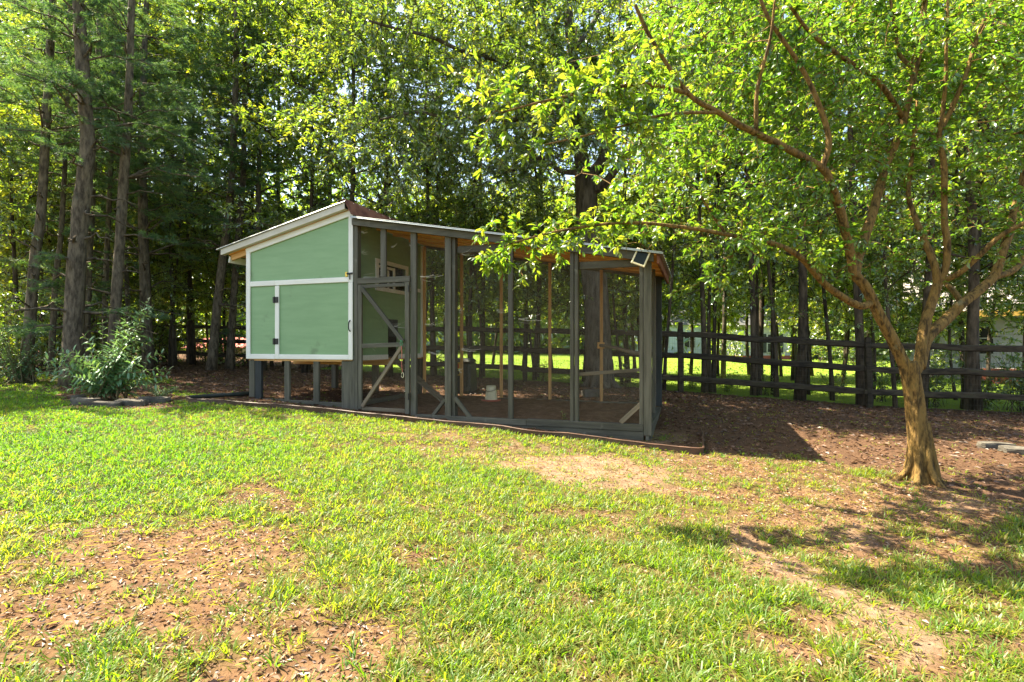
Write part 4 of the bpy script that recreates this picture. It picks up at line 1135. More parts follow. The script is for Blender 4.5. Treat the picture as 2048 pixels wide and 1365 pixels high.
nl([(1145, 100, 11.3), (1190, 40, 11.6), (1215, -40, 11.8)], .07, .04)
oa = Acc()
for i, (P, r) in enumerate(LB): tube(oa, P - ob, r, 22 if i == 0 else 9, lump=.03, rs=rs, ridge=.14)
for k in range(8):
    a_ = k * .785 + .2
    p = [np.array([.20 * math.cos(a_), .20 * math.sin(a_), .6]), np.array([.25 * math.cos(a_), .25 * math.sin(a_), .20]), np.array([.37 * math.cos(a_), .37 * math.sin(a_), .02]), np.array([.58 * math.cos(a_), .58 * math.sin(a_), -.1])]
    tube(oa, spline(p, 10), np.linspace(.10, .05, 10), 8, lump=.06, rs=rs)
skel = np.concatenate([P[2:] for P, r in LB[1:]])
T1 = px_volume([(600, 1120, -90, 330, 9.6, 12.6, 105, 2100, 36, .4), (1000, 1480, -90, 220, 10, 13.2, 48, 760, 36, .4), (780, 1100, 300, 420, 10, 12.5, 22, 260, 30, .3), (930, 1260, -120, 300, 8.7, 10.0, 36, 460, 40, .3), (1000, 1420, 80, 340, 9.2, 11.2, 42, 560, 38, .35), (1010, 1360, -80, 310, 8.6, 10.0, 26, 360, 36, .3), (1230, 1480, 150, 420, 10.5, 13, 26, 330, 32, .3)], rs)
TW = grow(skel, T1, rs, 14, 5, .08)
twig_tubes(oa, TW - ob, .013, .004)
oa.build('trunk', M['bark_oak'], oak, True)
la = Acc(); leaves_on(la, TW - ob, 18, .098, rs, .40, False, .1, .25, .42, .25, .55, .8)
tag(la.build('crown', M['leaf_oak'], oak), kind='stuff')

# ------------------------------------------------------------------ woodland trees: prototypes, then copies of each
def woodland_meshes(seed, H, cz, cr, ntw, per, leaf, tr, leafmat, barkmat, lean=0.0, var0=.4, top=1.0):
    rs = np.random.RandomState(seed)
    t = np.linspace(0, 1, 9); P = np.stack([lean * H * t ** 1.4 + .10 * np.sin(t * 5 + seed), .10 * np.cos(t * 4 + seed) - .10, H * t * .96], 1)
    a = Acc(); tube(a, P, tr * (1 - .8 * t) + .012 + .35 * tr * np.exp(-t * 22), 8, lump=.05, rs=rs)
    lim = []; n = 13
    for k in range(n):
        h = cz + (H * .94 - cz) * (k / n) ** .9; az = k * 2.4 + rs.rand(); b = np.array([np.interp(h, P[:, 2], P[:, 0]), np.interp(h, P[:, 2], P[:, 1]), h])
        L = cr * (1 - .65 * ((h - cz) / (H - cz)) ** 1.6) * rs.uniform(.65, 1.05)
        d = np.array([math.cos(az), math.sin(az), 0])
        q = spline([b, b + d * L * .4 + [0, 0, L * .18], b + d * L * .8 + [0, 0, L * .30], b + d * L + [0, 0, L * .28]], 9)
        tube(a, q, np.linspace(tr * .34, .010, 9), 5, rs=rs); lim.append(q[2:])
    sk = np.concatenate(lim + [P[5:]])
    c = sk[rs.randint(0, len(sk), 60)] + rs.randn(60, 3) * [.35, .35, .25]
    T = c[rs.randint(0, 60, ntw)] + rs.randn(ntw, 3) * [.36, .36, .27]
    T[:, 2] = np.maximum(T[:, 2], cz * .85)
    TW = grow(sk, T, rs, 8, 4, .08); twig_tubes(a, TW, .011, .004)
    l = Acc(); leaves_on(l, TW, per, leaf, rs, .42, False, .1, .25, var0, .26, .55, .8)
    return a.mesh('trunk', barkmat, True), l.mesh('crown', leafmat)

def needles(acc, P, D, rs, n=22, L=.11, wd=.0045, var0=.4):
    m = len(P); D = unit(D)
    r = unit(rs.randn(m, n, 3)); d = unit(D[:, None] * rs.uniform(.5, 1.3, (m, n, 1)) + r * .75)
    s = unit(np.cross(d, unit(rs.randn(m, n, 3)))) * wd
    p = P[:, None] + D[:, None] * rs.uniform(-.09, .04, (m, n, 1)); l = L * rs.uniform(.7, 1.15, (m, n, 1))
    V = np.stack([p + s, p - s, p + d * l + np.array([0, 0, -.012])], 2).reshape(-1, 3)
    T = np.arange(m * n * 3).reshape(-1, 3)
    v = np.clip(var0 + rs.randn(m, 1) * .2 + rs.randn(m, n) * .1, 0, 1)
    acc.add(V, None, T, np.repeat(v.ravel(), 3))

def pine_parts(P, rad, seed, z0, dead0=1.2, blen=2.0, dens=1.0, step=.5, sides=9):
    """trunk polyline (local) with whorls of boughs; returns trunk Acc, needle Acc"""
    rs = np.random.RandomState(seed); a, l = Acc(), Acc()
    tube(a, P, rad, sides, lump=.05, rs=rs, ridge=.08)
    H = P[-1, 2]; z = dead0
    while z < H - .2:
        b = np.array([np.interp(z, P[:, 2], P[:, 0]), np.interp(z, P[:, 2], P[:, 1]), z]); r_ = np.interp(z, P[:, 2], rad)
        live = z > z0
        for k in range(rs.randint(3, 6) if live else rs.randint(1, 4)):
            az = rs.rand() * 6.283; L = blen * (1 - .6 * max(0, (z - z0) / (H - z0))) * rs.uniform(.55, 1.1) if live else rs.uniform(.3, 1.5)
            d = np.array([math.cos(az), math.sin(az), 0]); up = rs.uniform(-.05, .25) if live else rs.uniform(-.15, .2)
            q = spline([b, b + d * L * .45 + [0, 0, L * (up + .05)], b + d * L + [0, 0, L * up - .05 * L]], 8) + np.vstack([np.zeros((2, 3)), rs.randn(6, 3) * .03])
            tube(a, q, np.linspace(max(.010, r_ * .24), .004, 8), 4, rs=rs)
            if not live and rs.rand() < .75: continue
            nt = int(7 * L * dens); ends, dirs = [], []
            for j in range(nt):
                t = rs.uniform(.35, 1); i = min(int(t * 7), 6); p = q[i] * (1 - (t * 7 - i)) + q[i + 1] * (t * 7 - i)
                sd_ = np.cross(d, [0, 0, 1.0]) * rs.choice([-1, 1]) * rs.uniform(.3, 1) + d * rs.uniform(.3, 1) + [0, 0, rs.uniform(-.1, .35)]
                sd_ = unit(sd_); ll = rs.uniform(.12, .5) * (1.2 - t * .6)
                e = p + sd_ * ll
                tube(a, [p, (p + e) / 2 + [0, 0, .02], e], [.005, .004, .003], 3, cap=False, rs=rs)
                for s_ in np.linspace(.45, 1.05, 3): ends.append(p + (e - p) * s_ + rs.randn(3) * .025); dirs.append(sd_)
            for s_ in np.linspace(.7, 1, 3):
                ends.append(q[0] + (q[-1] - q[0]) * s_); dirs.append(unit(q[-1] - q[-3]))
            if ends: needles(l, np.array(ends), np.array(dirs), rs)
        z += step * rs.uniform(.7, 1.3)
    return a, l

def spot(px, Y):
    x = (px - CX) / F * Y; return np.array([x, Y, float(gz(x, Y))])
# the nearer pines, each trunk following its own line
PINES = [([(50, 672), (70, 520), (82, 430), (95, 200), (106, 0), (112, -160)], 10.5, 24, 12, 'pine with long bare trunk, leftmost of the big trunks at the left edge', 3.6),
         ([(141, 700), (156, 492), (168, 369), (176, 287), (166, 150), (158, 0), (150, -170)], 9.9, 38, 22, 'thickest pine trunk at the left, rising behind the bush', 3.9),
         ([(222, 650), (240, 480), (250, 330), (256, 230), (262, 60), (266, -150)], 11.0, 24, 12, 'tall straight pine just right of the thickest left trunk', 3.4),
         ([(100, 705), (112, 560), (122, 470), (130, 330), (136, 180), (140, 0)], 11.8, 13, 7, 'thin pale pine trunk between the two big left trunks', 3.4),
         ([(168, 690), (176, 520), (184, 360), (190, 266), (199, 80), (205, -140)], 12.4, 20, 11, 'slender dark pine crossing behind the thickest left trunk', 4.0),
         ([(205, 680), (214, 500), (219, 400), (224, 260), (230, 80), (233, -60)], 13.4, 12, 7, 'thin pine standing in shade behind the straight pine', 3.6),
         ([(422, 735), (436, 600), (452, 470), (462, 380), (470, 200), (474, 0), (476, -120)], 14.6, 20, 10, 'dark leaning pine in front of the fence left of the coop', 4.0),
         ([(458, 730), (470, 560), (482, 420), (487, 340), (490, 160), (492, -60)], 15.2, 17, 9, 'slim upright pine nearest to the left wall of the coop', 4.2)]
for i, (pp, Y, w0, w1, lab, z0) in enumerate(PINES):
    z0 += .7; P = np.array([at(x, y, Y) for x, y in pp]); b = P[0].copy(); g_ = float(gz(b[0], b[1])); 
    P[0, 2] = g_ - .1; b[2] = g_
    P = spline(P, 22) - b
    t = np.linspace(0, 1, 22); rad = (w0 * (1 - t) + w1 * t) / 2 / F * Y * .86 * (1 + .35 * np.exp(-t * 25))
    tr = empty('pine_tree', tuple(b)); tag(tr, lab, 'pine tree')
    a, l = pine_parts(P, rad, 40 + i, z0, 1.0, 2.1 if i < 3 else 1.6, 1.15, .42)
    a.build('trunk', M['bark_pine'], tr, True); tag(l.build('crown', M['needle'], tr), kind='stuff')

VAR = [woodland_meshes(11, 9.0, 2.7, 2.6, 640, 18, .118, .075, M['leaf_mid'], M['bark_dark'], .02, .38),
       woodland_meshes(12, 10.5, 3.0, 2.9, 700, 18, .122, .09, M['leaf_mid'], M['bark_dark'], -.02, .48),
       woodland_meshes(13, 7.0, 2.3, 2.0, 520, 18, .108, .05, M['leaf_mid'], M['bark_dark'], .04, .62),
       woodland_meshes(14, 9.5, 2.6, 2.4, 580, 18, .113, .07, M['leaf_oak'], M['bark_oak'], 0, .40)]
VAR += [woodland_meshes(25, 11.5, 4.6, 2.8, 700, 19, .118, .062, M['leaf_mid'], M['bark_dark'], .015, .46), woodland_meshes(26, 12.0, 5.2, 2.6, 680, 19, .112, .056, M['leaf_oak'], M['bark_oak'], -.02, .5)]
SAP = [woodland_meshes(15, 8.0, 2.5, 1.25, 300, 22, .085, .055, M['leaf_mid'], M['bark_dark'], .01, .45),
       woodland_meshes(16, 9.0, 2.8, 1.5, 360, 22, .09, .075, M['leaf_mid'], M['bark_dark'], -.015, .40),
       woodland_meshes(17, 6.5, 2.0, 1.0, 220, 20, .08, .035, M['leaf_mid'], M['bark_dark'], .03, .55)]
PV = []
for sd_ in (71, 72):
    t = np.linspace(0, 1, 14); P = np.stack([.15 * np.sin(t * 3 + sd_), .12 * np.cos(t * 2.5 + sd_), 10.5 * t], 1)
    a, l = pine_parts(P, .13 * (1 - .75 * t) + .01, sd_, 2.6, .8, 2.2, 1.1, .45, 7)
    PV.append((a.mesh('trunk', M['bark_pine'], True), l.mesh('crown', M['needle'])))
def put(name, meshes, p, s, rz, label, cat, group, sxy=1.0):
    t = empty(name, (p[0], p[1], p[2] - .08), rz); t.scale = (s * sxy, s * sxy, s); tag(t, label, cat, group)
    for nm, me in zip(('trunk', 'crown'), meshes):
        o = bpy.data.objects.new(nm, me); link(o, t)
        if nm == 'crown': tag(o, kind='stuff')
    return t
rs = np.random.RandomState(99)
WOOD = [  # photo column, distance, prototype, scale
    (-361, 8.8, 0, .9), (-250, 9.7, 3, .85),  (-75, 11.3, 3, .9),  (25, 13.4, 2, 1.0), (95, 14.4, 5, .95), (130, 18, 4, 1.15), (172, 15.8, 4, 1.0), (252, 15.0, 5, 1.0),
    (285, 17, 4, 1.1), (300, 13.6, 'p1', 1.05), (355, 16.4, 5, 1.1), (392, 18.5, 3, 1.25), (500, 17, 4, 1.1), (-60, 19, 4, 1.25), (60, 21, 5, 1.35), (220, 20, 4, 1.3), (330, 21, 5, 1.35), (440, 20, 4, 1.3), (10, 18, 'p0', 1.3),
    (535, 15.2, 3, 1.2), (610, 14.3, 4, 1.0), (700, 14.2, 3, 1.15), (770, 13.6, 0, 1.05), (870, 14.4, 5, 1.0), (965, 14.6, 4, .95), (1070, 14.6, 5, .95), (570, 18, 4, 1.2), (660, 17.5, 5, 1.2),
    (1255, 14.2, 4, .95), (1440, 15.5, 5, 1.0), (1520, 14, 4, .95), (1740, 14.6, 4, 1.0), (1930, 13.4, 4, .9), (2035, 13.2, 3, 1.0), (2120, 14.5, 4, 1.0), (1580, 18, 5, 1.25), (1790, 18, 4, 1.25), (1960, 17, 5, 1.2)]
for px, Y, k, s in WOOD:
    side_ = 'left of the coop' if px < 510 else ('behind the coop roof' if px < 1200 else 'beyond the fence on the right')
    if isinstance(k, str): put('pine_tree', PV[int(k[1])], spot(px, Y), s, rs.rand() * 6.28, 'pine standing back in the wood ' + side_, 'pine tree', 'pines in the wood ' + side_)
    else:
        kind = ['dense leafy tree', 'tall leafy tree', 'young pale leafy tree', 'grey barked leafy tree', 'tall high crowned tree', 'slim grey high crowned tree'][k]
        put('woodland_tree', VAR[k], spot(px, Y), s, rs.rand() * 6.28, kind + ' in the wood ' + side_, 'tree', kind + 's ' + side_)
UND = [woodland_meshes(18, 4.6, 1.45, 1.5, 620, 24, .085, .028, M['leaf_mid'], M['bark_dark'], .03, .62), woodland_meshes(19, 5.2, 1.55, 1.7, 680, 24, .09, .035, M['leaf_mid'], M['bark_dark'], -.03, .55)]
for i, (px, Y, s) in enumerate([(845, 14.5, 1), (960, 13.7, .95), (1065, 14.4, 1.0), (1165, 13.6, .95), (1240, 13.0, 1.0), (1285, 14.2, 1.1), (1690, 14.0, 1.0), (1745, 12.4, .9), (1905, 12.6, .9), (2060, 12.2, 1.0), (1725, 15.2, 1.1), (1980, 15.5, 1.2), (2110, 14.0, 1.1), (20, 15.5, 1.2), (75, 17.5, 1.3), (120, 15.2, 1.1), (185, 17.2, 1.3), (235, 19.5, 1.4), (290, 15.6, 1.1), (315, 19.0, 1.3), (345, 21.0, 1.4), (375, 19.5, 1.2), (415, 20.5, 1.3), (455, 18.5, 1.2), (500, 19.5, 1.2), (545, 17.5, 1.1), (600, 16.8, 1.1), (660, 17.5, 1.2), (720, 16.0, 1.1), (835, 18.6, 1.3), (890, 19.8, 1.35), (940, 18.8, 1.3), (990, 20.2, 1.4), (1045, 19.0, 1.3), (1100, 20.4, 1.4), (1150, 19.2, 1.3), (1215, 18.8, 1.3), (1270, 19.8, 1.35), (1325, 18.6, 1.3), (1380, 20, 1.35), (1435, 19.2, 1.3), (1500, 20.5, 1.4), (1560, 20, 1.35), (1625, 20.8, 1.4), (1690, 21, 1.4)]):
    wh = 'deep in the wood left of the coop' if px < 510 else ('behind the run' if px < 1300 else 'beyond the fence on the right')
    put('understory_tree', UND[i % 2], spot(px, Y), s, rs.rand() * 6.28, 'small pale leafed understory tree ' + wh, 'tree', 'small understory trees ' + wh)
TRUNKS = [  # photo column, distance, prototype, scale, thickness, what tells it apart
    (1340, 11.6, 2, 1.0, 1.0, 'slim sapling between the run corner and the first fence post'),
    (1395, 11.9, 1, .9, 1.0, 'dark tree just right of the first fence post past the run'),
    (1416, 12.2, 2, 1.0, 1.2, 'slim sapling second in line right of the first fence post'),
    (1441, 12.0, 0, 1.0, .9, 'thin dark tree third in line right of the first fence post'),
    (1491, 11.7, 1, 1.0, 1.05, 'dark tree halfway from the run corner to the sturdiest trunk'),
    (1524, 12.1, 0, .95, .8, 'thin dark tree, first of the close cluster left of the sturdiest trunk'),
    (1546, 11.6, 2, 1.1, 1.1, 'slim sapling in the middle of the close cluster by the sturdiest trunk'),
    (1560, 12.4, 0, 1.0, .9, 'thin dark tree, last of the cluster just left of the sturdiest trunk'),
    (1585, 11.2, 1, 1.1, 1.3, 'sturdiest dark trunk behind the fence between run and yard tree'),
    (1600, 13.0, 0, 1.0, 1.0, 'thin dark tree close behind and right of the sturdiest trunk'),
    (1650, 11.6, 2, 1.1, 1.0, 'slim sapling midway from the sturdiest trunk to the next fence post'),
    (1700, 11.0, 1, 1.05, 1.15, 'dark tree just left of the fence post beside the yard tree'),
    (1775, 10.7, 2, 1.0, 1.0, 'slim sapling just right of the fence post beside the yard tree'),
    (1860, 10.6, 1, 1.0, 1.3, 'dark tree half hidden right behind the yard tree trunk'),
    (1924, 10.6, 1, 1.1, 1.35, 'first and thickest of three dark trunks right of the yard tree'),
    (1963, 10.9, 1, 1.0, 1.1, 'middle of three dark trunks right of the yard tree'),
    (1982, 10.5, 0, 1.1, 1.3, 'last of three dark trunks right of the yard tree'),
    (955, 13.6, 0, 1.0, 1.1, 'thin dark tree seen through the run above the feeder'),
    (880, 14.2, 0, 1.0, 1.2, 'thin dark tree seen through the run above the compost bin'),
    (1075, 13.4, 0, .9, 1.0, 'thin dark tree seen through the run left of the oak'),
    (370, 17.2, 0, 1.0, 1.4, 'left one of two thin dark trees at the fence left of the coop'),
    (388, 17.6, 0, .9, 1.3, 'right one of two thin dark trees at the fence left of the coop'),
    (345, 16.0, 2, 1.0, 1.0, 'slim sapling left of the two thin dark trees by the fence')]
for px, Y, k, s, sxy, lab in TRUNKS:
    put('sapling' if k == 2 else 'young_tree', SAP[k], spot(px, Y), s, rs.rand() * 6.28, lab, 'tree', 'young trees along the fence', sxy * .86)
# distant woods closing the view
rs = np.random.RandomState(4)
fa = Acc(); n = 520
az = rs.uniform(-1.0, 1.0, n); dist = rs.uniform(50, 78, n); cx_, cy_ = dist * np.sin(az), dist * np.cos(az); hh = rs.uniform(10, 23, n)
m = 170
P = np.stack([np.repeat(cx_, m), np.repeat(cy_, m), np.zeros(n * m)], 1) + rs.randn(n * m, 3) * [2.2, 1.6, 0]
P[:, 2] = rs.rand(n * m) ** .8 * np.repeat(hh, m) + gz(P[:, 0], P[:, 1]) * 0
leaf_faces(fa, P, rs.randn(n * m, 3), rs.randn(n * m, 3), rs.uniform(.45, .95, n * m), rs.uniform(.3, .6, n * m), np.clip(np.repeat(rs.uniform(.1, .8, n), m) + rs.randn(n * m) * .12, 0, 1))
m2 = 42000; az = rs.uniform(-1.05, 1.05, m2); dd = rs.uniform(54, 62, m2)
P = np.stack([dd * np.sin(az), dd * np.cos(az), rs.rand(m2) ** 1.2 * 5.5 * (.5 + vnoise(az * 22, az * 0, 3)) + .1], 1)
leaf_faces(fa, P, rs.randn(m2, 3), rs.randn(m2, 3), rs.uniform(.4, .8, m2), rs.uniform(.3, .5, m2), np.clip(.1 + .8 * vnoise(az * 40, P[:, 2] * .6, 3) + rs.randn(m2) * .1, 0, 1))
fw_ = fa.build('far_woods', M['leaf_mid']); tag(fw_, 'distant mass of green woods closing off the neighbouring lawn', 'woods', None, 'stuff')

# ------------------------------------------------------------------ bushes, weeds, stones
rs = np.random.RandomState(31)
def stem_bush(name, label, base, stems, leafmat, L, ratio, per, seed, n_obj=0, pair=True, group=None):
    """arching stems set with long pointed leaves; the largest leaves are objects of their own"""
    rs = np.random.RandomState(seed); b = np.array(base); t = empty(name, tuple(b)); tag(t, label, 'bush' if 'bush' in name else 'plant', group)
    a, l = Acc(), Acc(); PP, DD, NN, LL, VV = [], [], [], [], []
    for pts in stems:
        q = spline(np.array(pts), 26)
        tube(a, q, np.linspace(.009, .003, 26), 5, rs=rs)
        tg = unit(np.gradient(q, axis=0)); m = per
        for j in range(m):
            f = .12 + .88 * (j + .5) / m; i = min(int(f * 25), 24); p = q[i]; d = tg[i]; az = j * 1.57 + rs.rand() * .5
            s1 = unit(np.cross(d, [.2, .3, .93])); s2 = np.cross(s1, d)
            for sg in ((1, -1) if pair else (1,)):
                out = sg * (math.cos(az) * s1 + math.sin(az) * s2)
                PP.append(p); DD.append(unit(out + d * .55 + [0, 0, -.22])); NN.append(unit(np.array([0, 0, 1.0]) + rs.randn(3) * .3)); LL.append(L * rs.uniform(.6, 1.15) * (1 - .35 * f)); VV.append(np.clip(.4 + rs.randn() * .25, 0, 1))
    PP, DD, NN, LL, VV = map(np.array, (PP, DD, NN, LL, VV))
    a.build('stem', M['twig'], t, True)
    pick = np.zeros(len(PP), bool)
    if n_obj: pick[np.argsort(-LL)[:n_obj]] = True
    k = ~pick
    if k.any():
        leaf_faces(l, PP[k], DD[k], NN[k], LL[k], LL[k] * ratio, VV[k], True); tag(l.build('foliage', leafmat, t), kind='stuff')
    if n_obj:
        pr = []
        for kk in range(4):
            q = Acc(); leaf_faces(q, np.zeros((1, 3)), np.array([[1.0, 0, 0]]), np.array([[0, 0, 1.0]]), np.array([1.0]), np.array([ratio]), np.array([.15 + .22 * kk]), True); pr.append(q.mesh('leaf', leafmat))
        for i in np.nonzero(pick)[0]:
            o = bpy.data.objects.new('leaf', pr[i % 4]); link(o, t)
            X = Vector(DD[i]).normalized(); Y_ = Vector(NN[i]).cross(X).normalized(); Z = X.cross(Y_)
            mx = Matrix((X, Y_, Z)).transposed().to_4x4() @ Matrix.Scale(float(LL[i]), 4); mx.translation = Vector(PP[i]); o.matrix_basis = mx
    return t
bb = ground_at(222, 800); By = bb[1]
def bpt(px, py, dy=0): return at(px, py, By + dy) - bb
stems = []
tips = [(302, 590, .0), (290, 612, -.1), (262, 628, -.1), (240, 640, .1), (85, 722, .1), (70, 745, .0), (345, 740, .1), (110, 700, .1), (300, 605, .1), (265, 640, -.1), (205, 640, .2), (165, 668, .1), (142, 700, -.1), (120, 715, -.2), (90, 735, -.1), (100, 752, -.3), (330, 705, .2), (308, 680, .3), (235, 660, .5), (180, 690, .5), (245, 700, -.35), (270, 720, -.4), (190, 735, -.45), (215, 690, .1), (290, 745, -.3), (150, 755, -.4), (255, 622, .35), (130, 780, -.35), (320, 770, -.2), (285, 660, .0), (225, 720, -.2), (170, 720, .3)]
for x, y, d in tips:
    s0 = np.array([rs.uniform(-.22, .22), rs.uniform(-.15, .15), 0]); e = bpt(x, y, d)
    mid = s0 * .5 + e * .5 + np.array([0, 0, .10 + .12 * abs(e[0])])
    mid[0] = s0[0] + (e[0] - s0[0]) * .45
    stems.append([s0, s0 + (mid - s0) * .5 + [0, 0, .05], mid, e])
for x, y, d in tips[:9]:
    x2, y2 = x + rs.uniform(-26, 26), y + rs.uniform(-6, 22); s0 = np.array([rs.uniform(-.25, .25), rs.uniform(-.2, .2), 0]); e = bpt(x2, y2, -d + rs.uniform(-.2, .2))
    mid = s0 * .5 + e * .5 + np.array([0, 0, .12]); stems.append([s0, s0 + (mid - s0) * .5 + [0, 0, .06], mid, e])
stem_bush('flowering_bush', 'arching blue green bush with long pointed leaves in the stone edged bed', bb, stems, M['leaf_bluish'], .165, .30, 20, 61, 300)
bb2 = ground_at(322, 800)
st2 = [[np.zeros(3), np.array([c * .10, s * .08, .10]), np.array([c * .24, s * .18, .16 + .05 * rs.rand()])] for c, s in [(math.cos(a_), math.sin(a_)) for a_ in np.arange(0, 6.2, .45)]]
stem_bush('low_bush', 'low spreading blue green plant at the right end of the bed', bb2, st2, M['leaf_bluish'], .06, .18, 16, 62)
# pale leafed shrub at the left edge
bb3 = spot(30, 10.2)
st3 = []
for k in range(46):
    a_ = rs.rand() * 6.28; h = rs.uniform(.3, 1.25); r_ = rs.uniform(.15, .95)
    st3.append([np.array([rs.randn() * .2, rs.randn() * .15, 0]), np.array([math.cos(a_) * r_ * .5, math.sin(a_) * r_ * .4, h * .65]), np.array([math.cos(a_) * r_, math.sin(a_) * r_ * .7, h])])
stem_bush('leafy_bush', 'rounded bush with glossy pale leaves at the left edge under the pines', bb3, st3, M['leaf_bluish'], .075, .5, 18, 63)
# weeds at the sill of the run
for (px, py, h, lab, sd_) in ((1128, 862, .28, 'small upright weed with a dry stalk in front of the sill', 1), (1158, 864, .17, 'broad leafed green weed beside the upright weed at the sill', 2)):
    b_ = ground_at(px, py)
    st_ = [[np.zeros(3), np.array([.01 * k, -.01, h * .5]), np.array([.03 * k, -.02 * abs(k), h * rs.uniform(.7, 1)])] for k in (-1, 0, 1)]
    stem_bush('weed', lab, b_, st_, M['leaf_near'], .085 if sd_ == 2 else .05, .5, 5, 70 + sd_)
# undergrowth along the fence
UP = None
def undergrowth(px, Y, s, lab, grp):
    global UP
    p = spot(px, Y)
    if UP is None:
        rs2 = np.random.RandomState(8); UP = []
        for v in range(3):
            a, l = Acc(), Acc(); st_ = []
            for k in range(20):
                a_ = rs2.rand() * 6.28; h = rs2.uniform(.4, 1.5); r_ = rs2.uniform(.1, .8)
                q = spline([np.array([rs2.randn() * .15, rs2.randn() * .1, 0]), np.array([math.cos(a_) * r_ * .4, math.sin(a_) * r_ * .4, h * .6]), np.array([math.cos(a_) * r_, math.sin(a_) * r_, h])], 7)
                st_.append(q)
            TWs = np.array(st_); twig_tubes(a, TWs, .008, .002)
            T = TWs[:, 2:].reshape(-1, 3)[rs2.randint(0, 100, 130)] + rs2.randn(130, 3) * .13
            T[:, 2] = np.maximum(T[:, 2], .05)
            tw = grow(TWs.reshape(-1, 3), T, rs2, 4, 4); twig_tubes(a, tw, .003, .001)
            leaves_on(l, tw, 13, .07, rs2, .5, False, .1, .2, .5, .28, .5, .5)
            UP.append((a.mesh('stem', M['bark_dark'], True), l.mesh('foliage', M['leaf_mid'])))
    t = empty('shrub', (p[0], p[1], p[2] - .03), rs.rand() * 6.28); t.scale = (s, s, s * rs.uniform(.8, 1.1)); tag(t, lab, 'shrub', grp)
    for nm, me in zip(('stem', 'foliage'), UP[rs.randint(3)]):
        o = bpy.data.objects.new(nm, me); link(o, t)
        if nm == 'foliage': tag(o, kind='stuff')
for px, Y, s in [(1385, 12.8, .4), (1455, 12.6, .42), (1530, 12.2, .4), (1665, 12.0, .5), (1760, 11.8, .6), (1870, 11.0, .7), (1965, 11.0, .8), (2035, 10.6, .95), (2090, 10.4, 1.0)]:
    undergrowth(px, Y, s, 'low shrub growing behind the fence right of the run', 'shrubs behind the right fence')
for px, Y, s in [(930, 13.8, .5), (1085, 13.5, .4), (885, 14.8, .6), (1250, 12.4, .45)]:
    undergrowth(px, Y, s, 'low shrub behind the fence seen through the run', 'shrubs seen through the run')
for px, Y, s in [(1600, 36, 2.0), (1650, 38, 2.2), (1700, 35, 2.0), (1440, 40, 2.0), (1470, 38, 1.8), (1745, 17.5, 1.3), (1800, 18, 1.2), (1870, 17, 1.2)]:
    undergrowth(px, Y, s, 'rounded shrub standing on the neighbouring lawn', 'shrubs on the neighbouring lawn')
for px, Y, s in [(-40, 11.5, 1.3), (15, 12.4, 1.5), (70, 13.2, 1.6), (120, 12.6, 1.4), (170, 14, 1.7), (215, 14.6, 1.6), (255, 15.2, 1.4), (290, 16.4, 1.7), (320, 18.5, 1.6), (350, 18.8, 1.2), (405, 18.6, 1.0), (455, 18.0, 1.0), (485, 17.4, .9), (30, 16.5, 2.0), (110, 17.5, 2.1), (190, 18.5, 2.1), (250, 20, 2.2), (310, 22, 2.0), (380, 24, 1.6)]:
    undergrowth(px, Y, s, 'shady undergrowth shrub beneath the left trees', 'undergrowth beneath the left trees')
# stones
def stone(name, p, sx, sy, sz, rz, label, cat, group, seed):
    rs = np.random.RandomState(seed); bm = bmesh.new(); bmesh.ops.create_cube(bm, size=1)
    bmesh.ops.subdivide_edges(bm, edges=bm.edges, cuts=3, use_grid_fill=True)
    ph = rs.rand(6) * 6
    for v in bm.verts:
        c = v.co.copy(); n = c.normalized() if c.length > 0 else c
        k = .72 + .28 * (.5 / max(abs(n.x), abs(n.y), abs(n.z), 1e-3)) / max(c.length, 1e-3) * c.length * 1.6
        v.co = Vector((c.x * sx, c.y * sy, (c.z + .5) * sz))
        v.co += Vector((math.sin(c.y * 7 + ph[0]) * .06 * sx + rs.randn() * .018 * sx, math.sin(c.x * 6 + ph[1]) * .07 * sy + rs.randn() * .02 * sy, math.sin(c.x * 5 + ph[2]) * math.cos(c.y * 5 + ph[3]) * .10 * sz * (c.z + .5) + rs.randn() * .025 * sz))
    bevel_obj(bm, 0)
    bmesh.ops.smooth_vert(bm, verts=bm.verts, factor=.35, use_axis_x=True, use_axis_y=True, use_axis_z=True)
    o = obj_bm(name, bm, M['stone']); o.location = (p[0], p[1], p[2] - .015); o.rotation_euler = (rs.randn() * .04, rs.randn() * .04, rz)
    tag(o, label, cat, group); return o
gs = 'edging stones of the left bed'
stone('edging_stone', ground_at(172, 809), .30, .18, .10, .1, 'squarish edging stone at the left end of the planted bed', 'stone', gs, 1)
stone('edging_stone', ground_at(213, 813), .40, .16, .075, -.05, 'flat edging stone second from the left along the planted bed', 'stone', gs, 2)
stone('edging_stone', ground_at(262, 810), .38, .16, .085, .05, 'long edging stone in the middle right of the planted bed', 'stone', gs, 3)
stone('edging_stone', ground_at(308, 804), .38, .18, .085, .15, 'edging stone at the right end of the planted bed', 'stone', gs, 4)
stone('edging_stone', ground_at(158, 801), .16, .20, .09, .8, 'small stone turning the left corner of the planted bed', 'stone', gs, 5)
stone('flat_stone', ground_at(1988, 896), .34, .15, .08, -.15, 'flat mossy stone left of its pair at the right edge', 'stone', None, 6)
stone('flat_stone', ground_at(2038, 908), .30, .17, .09, -.3, 'flat mossy stone cut by the right edge of the picture', 'stone', None, 7)
stone('field_stone', ground_at(1182, 794), .30, .2, .14, .2, 'pale lump of stone behind the run beside the oak trunk', 'stone', None, 9)

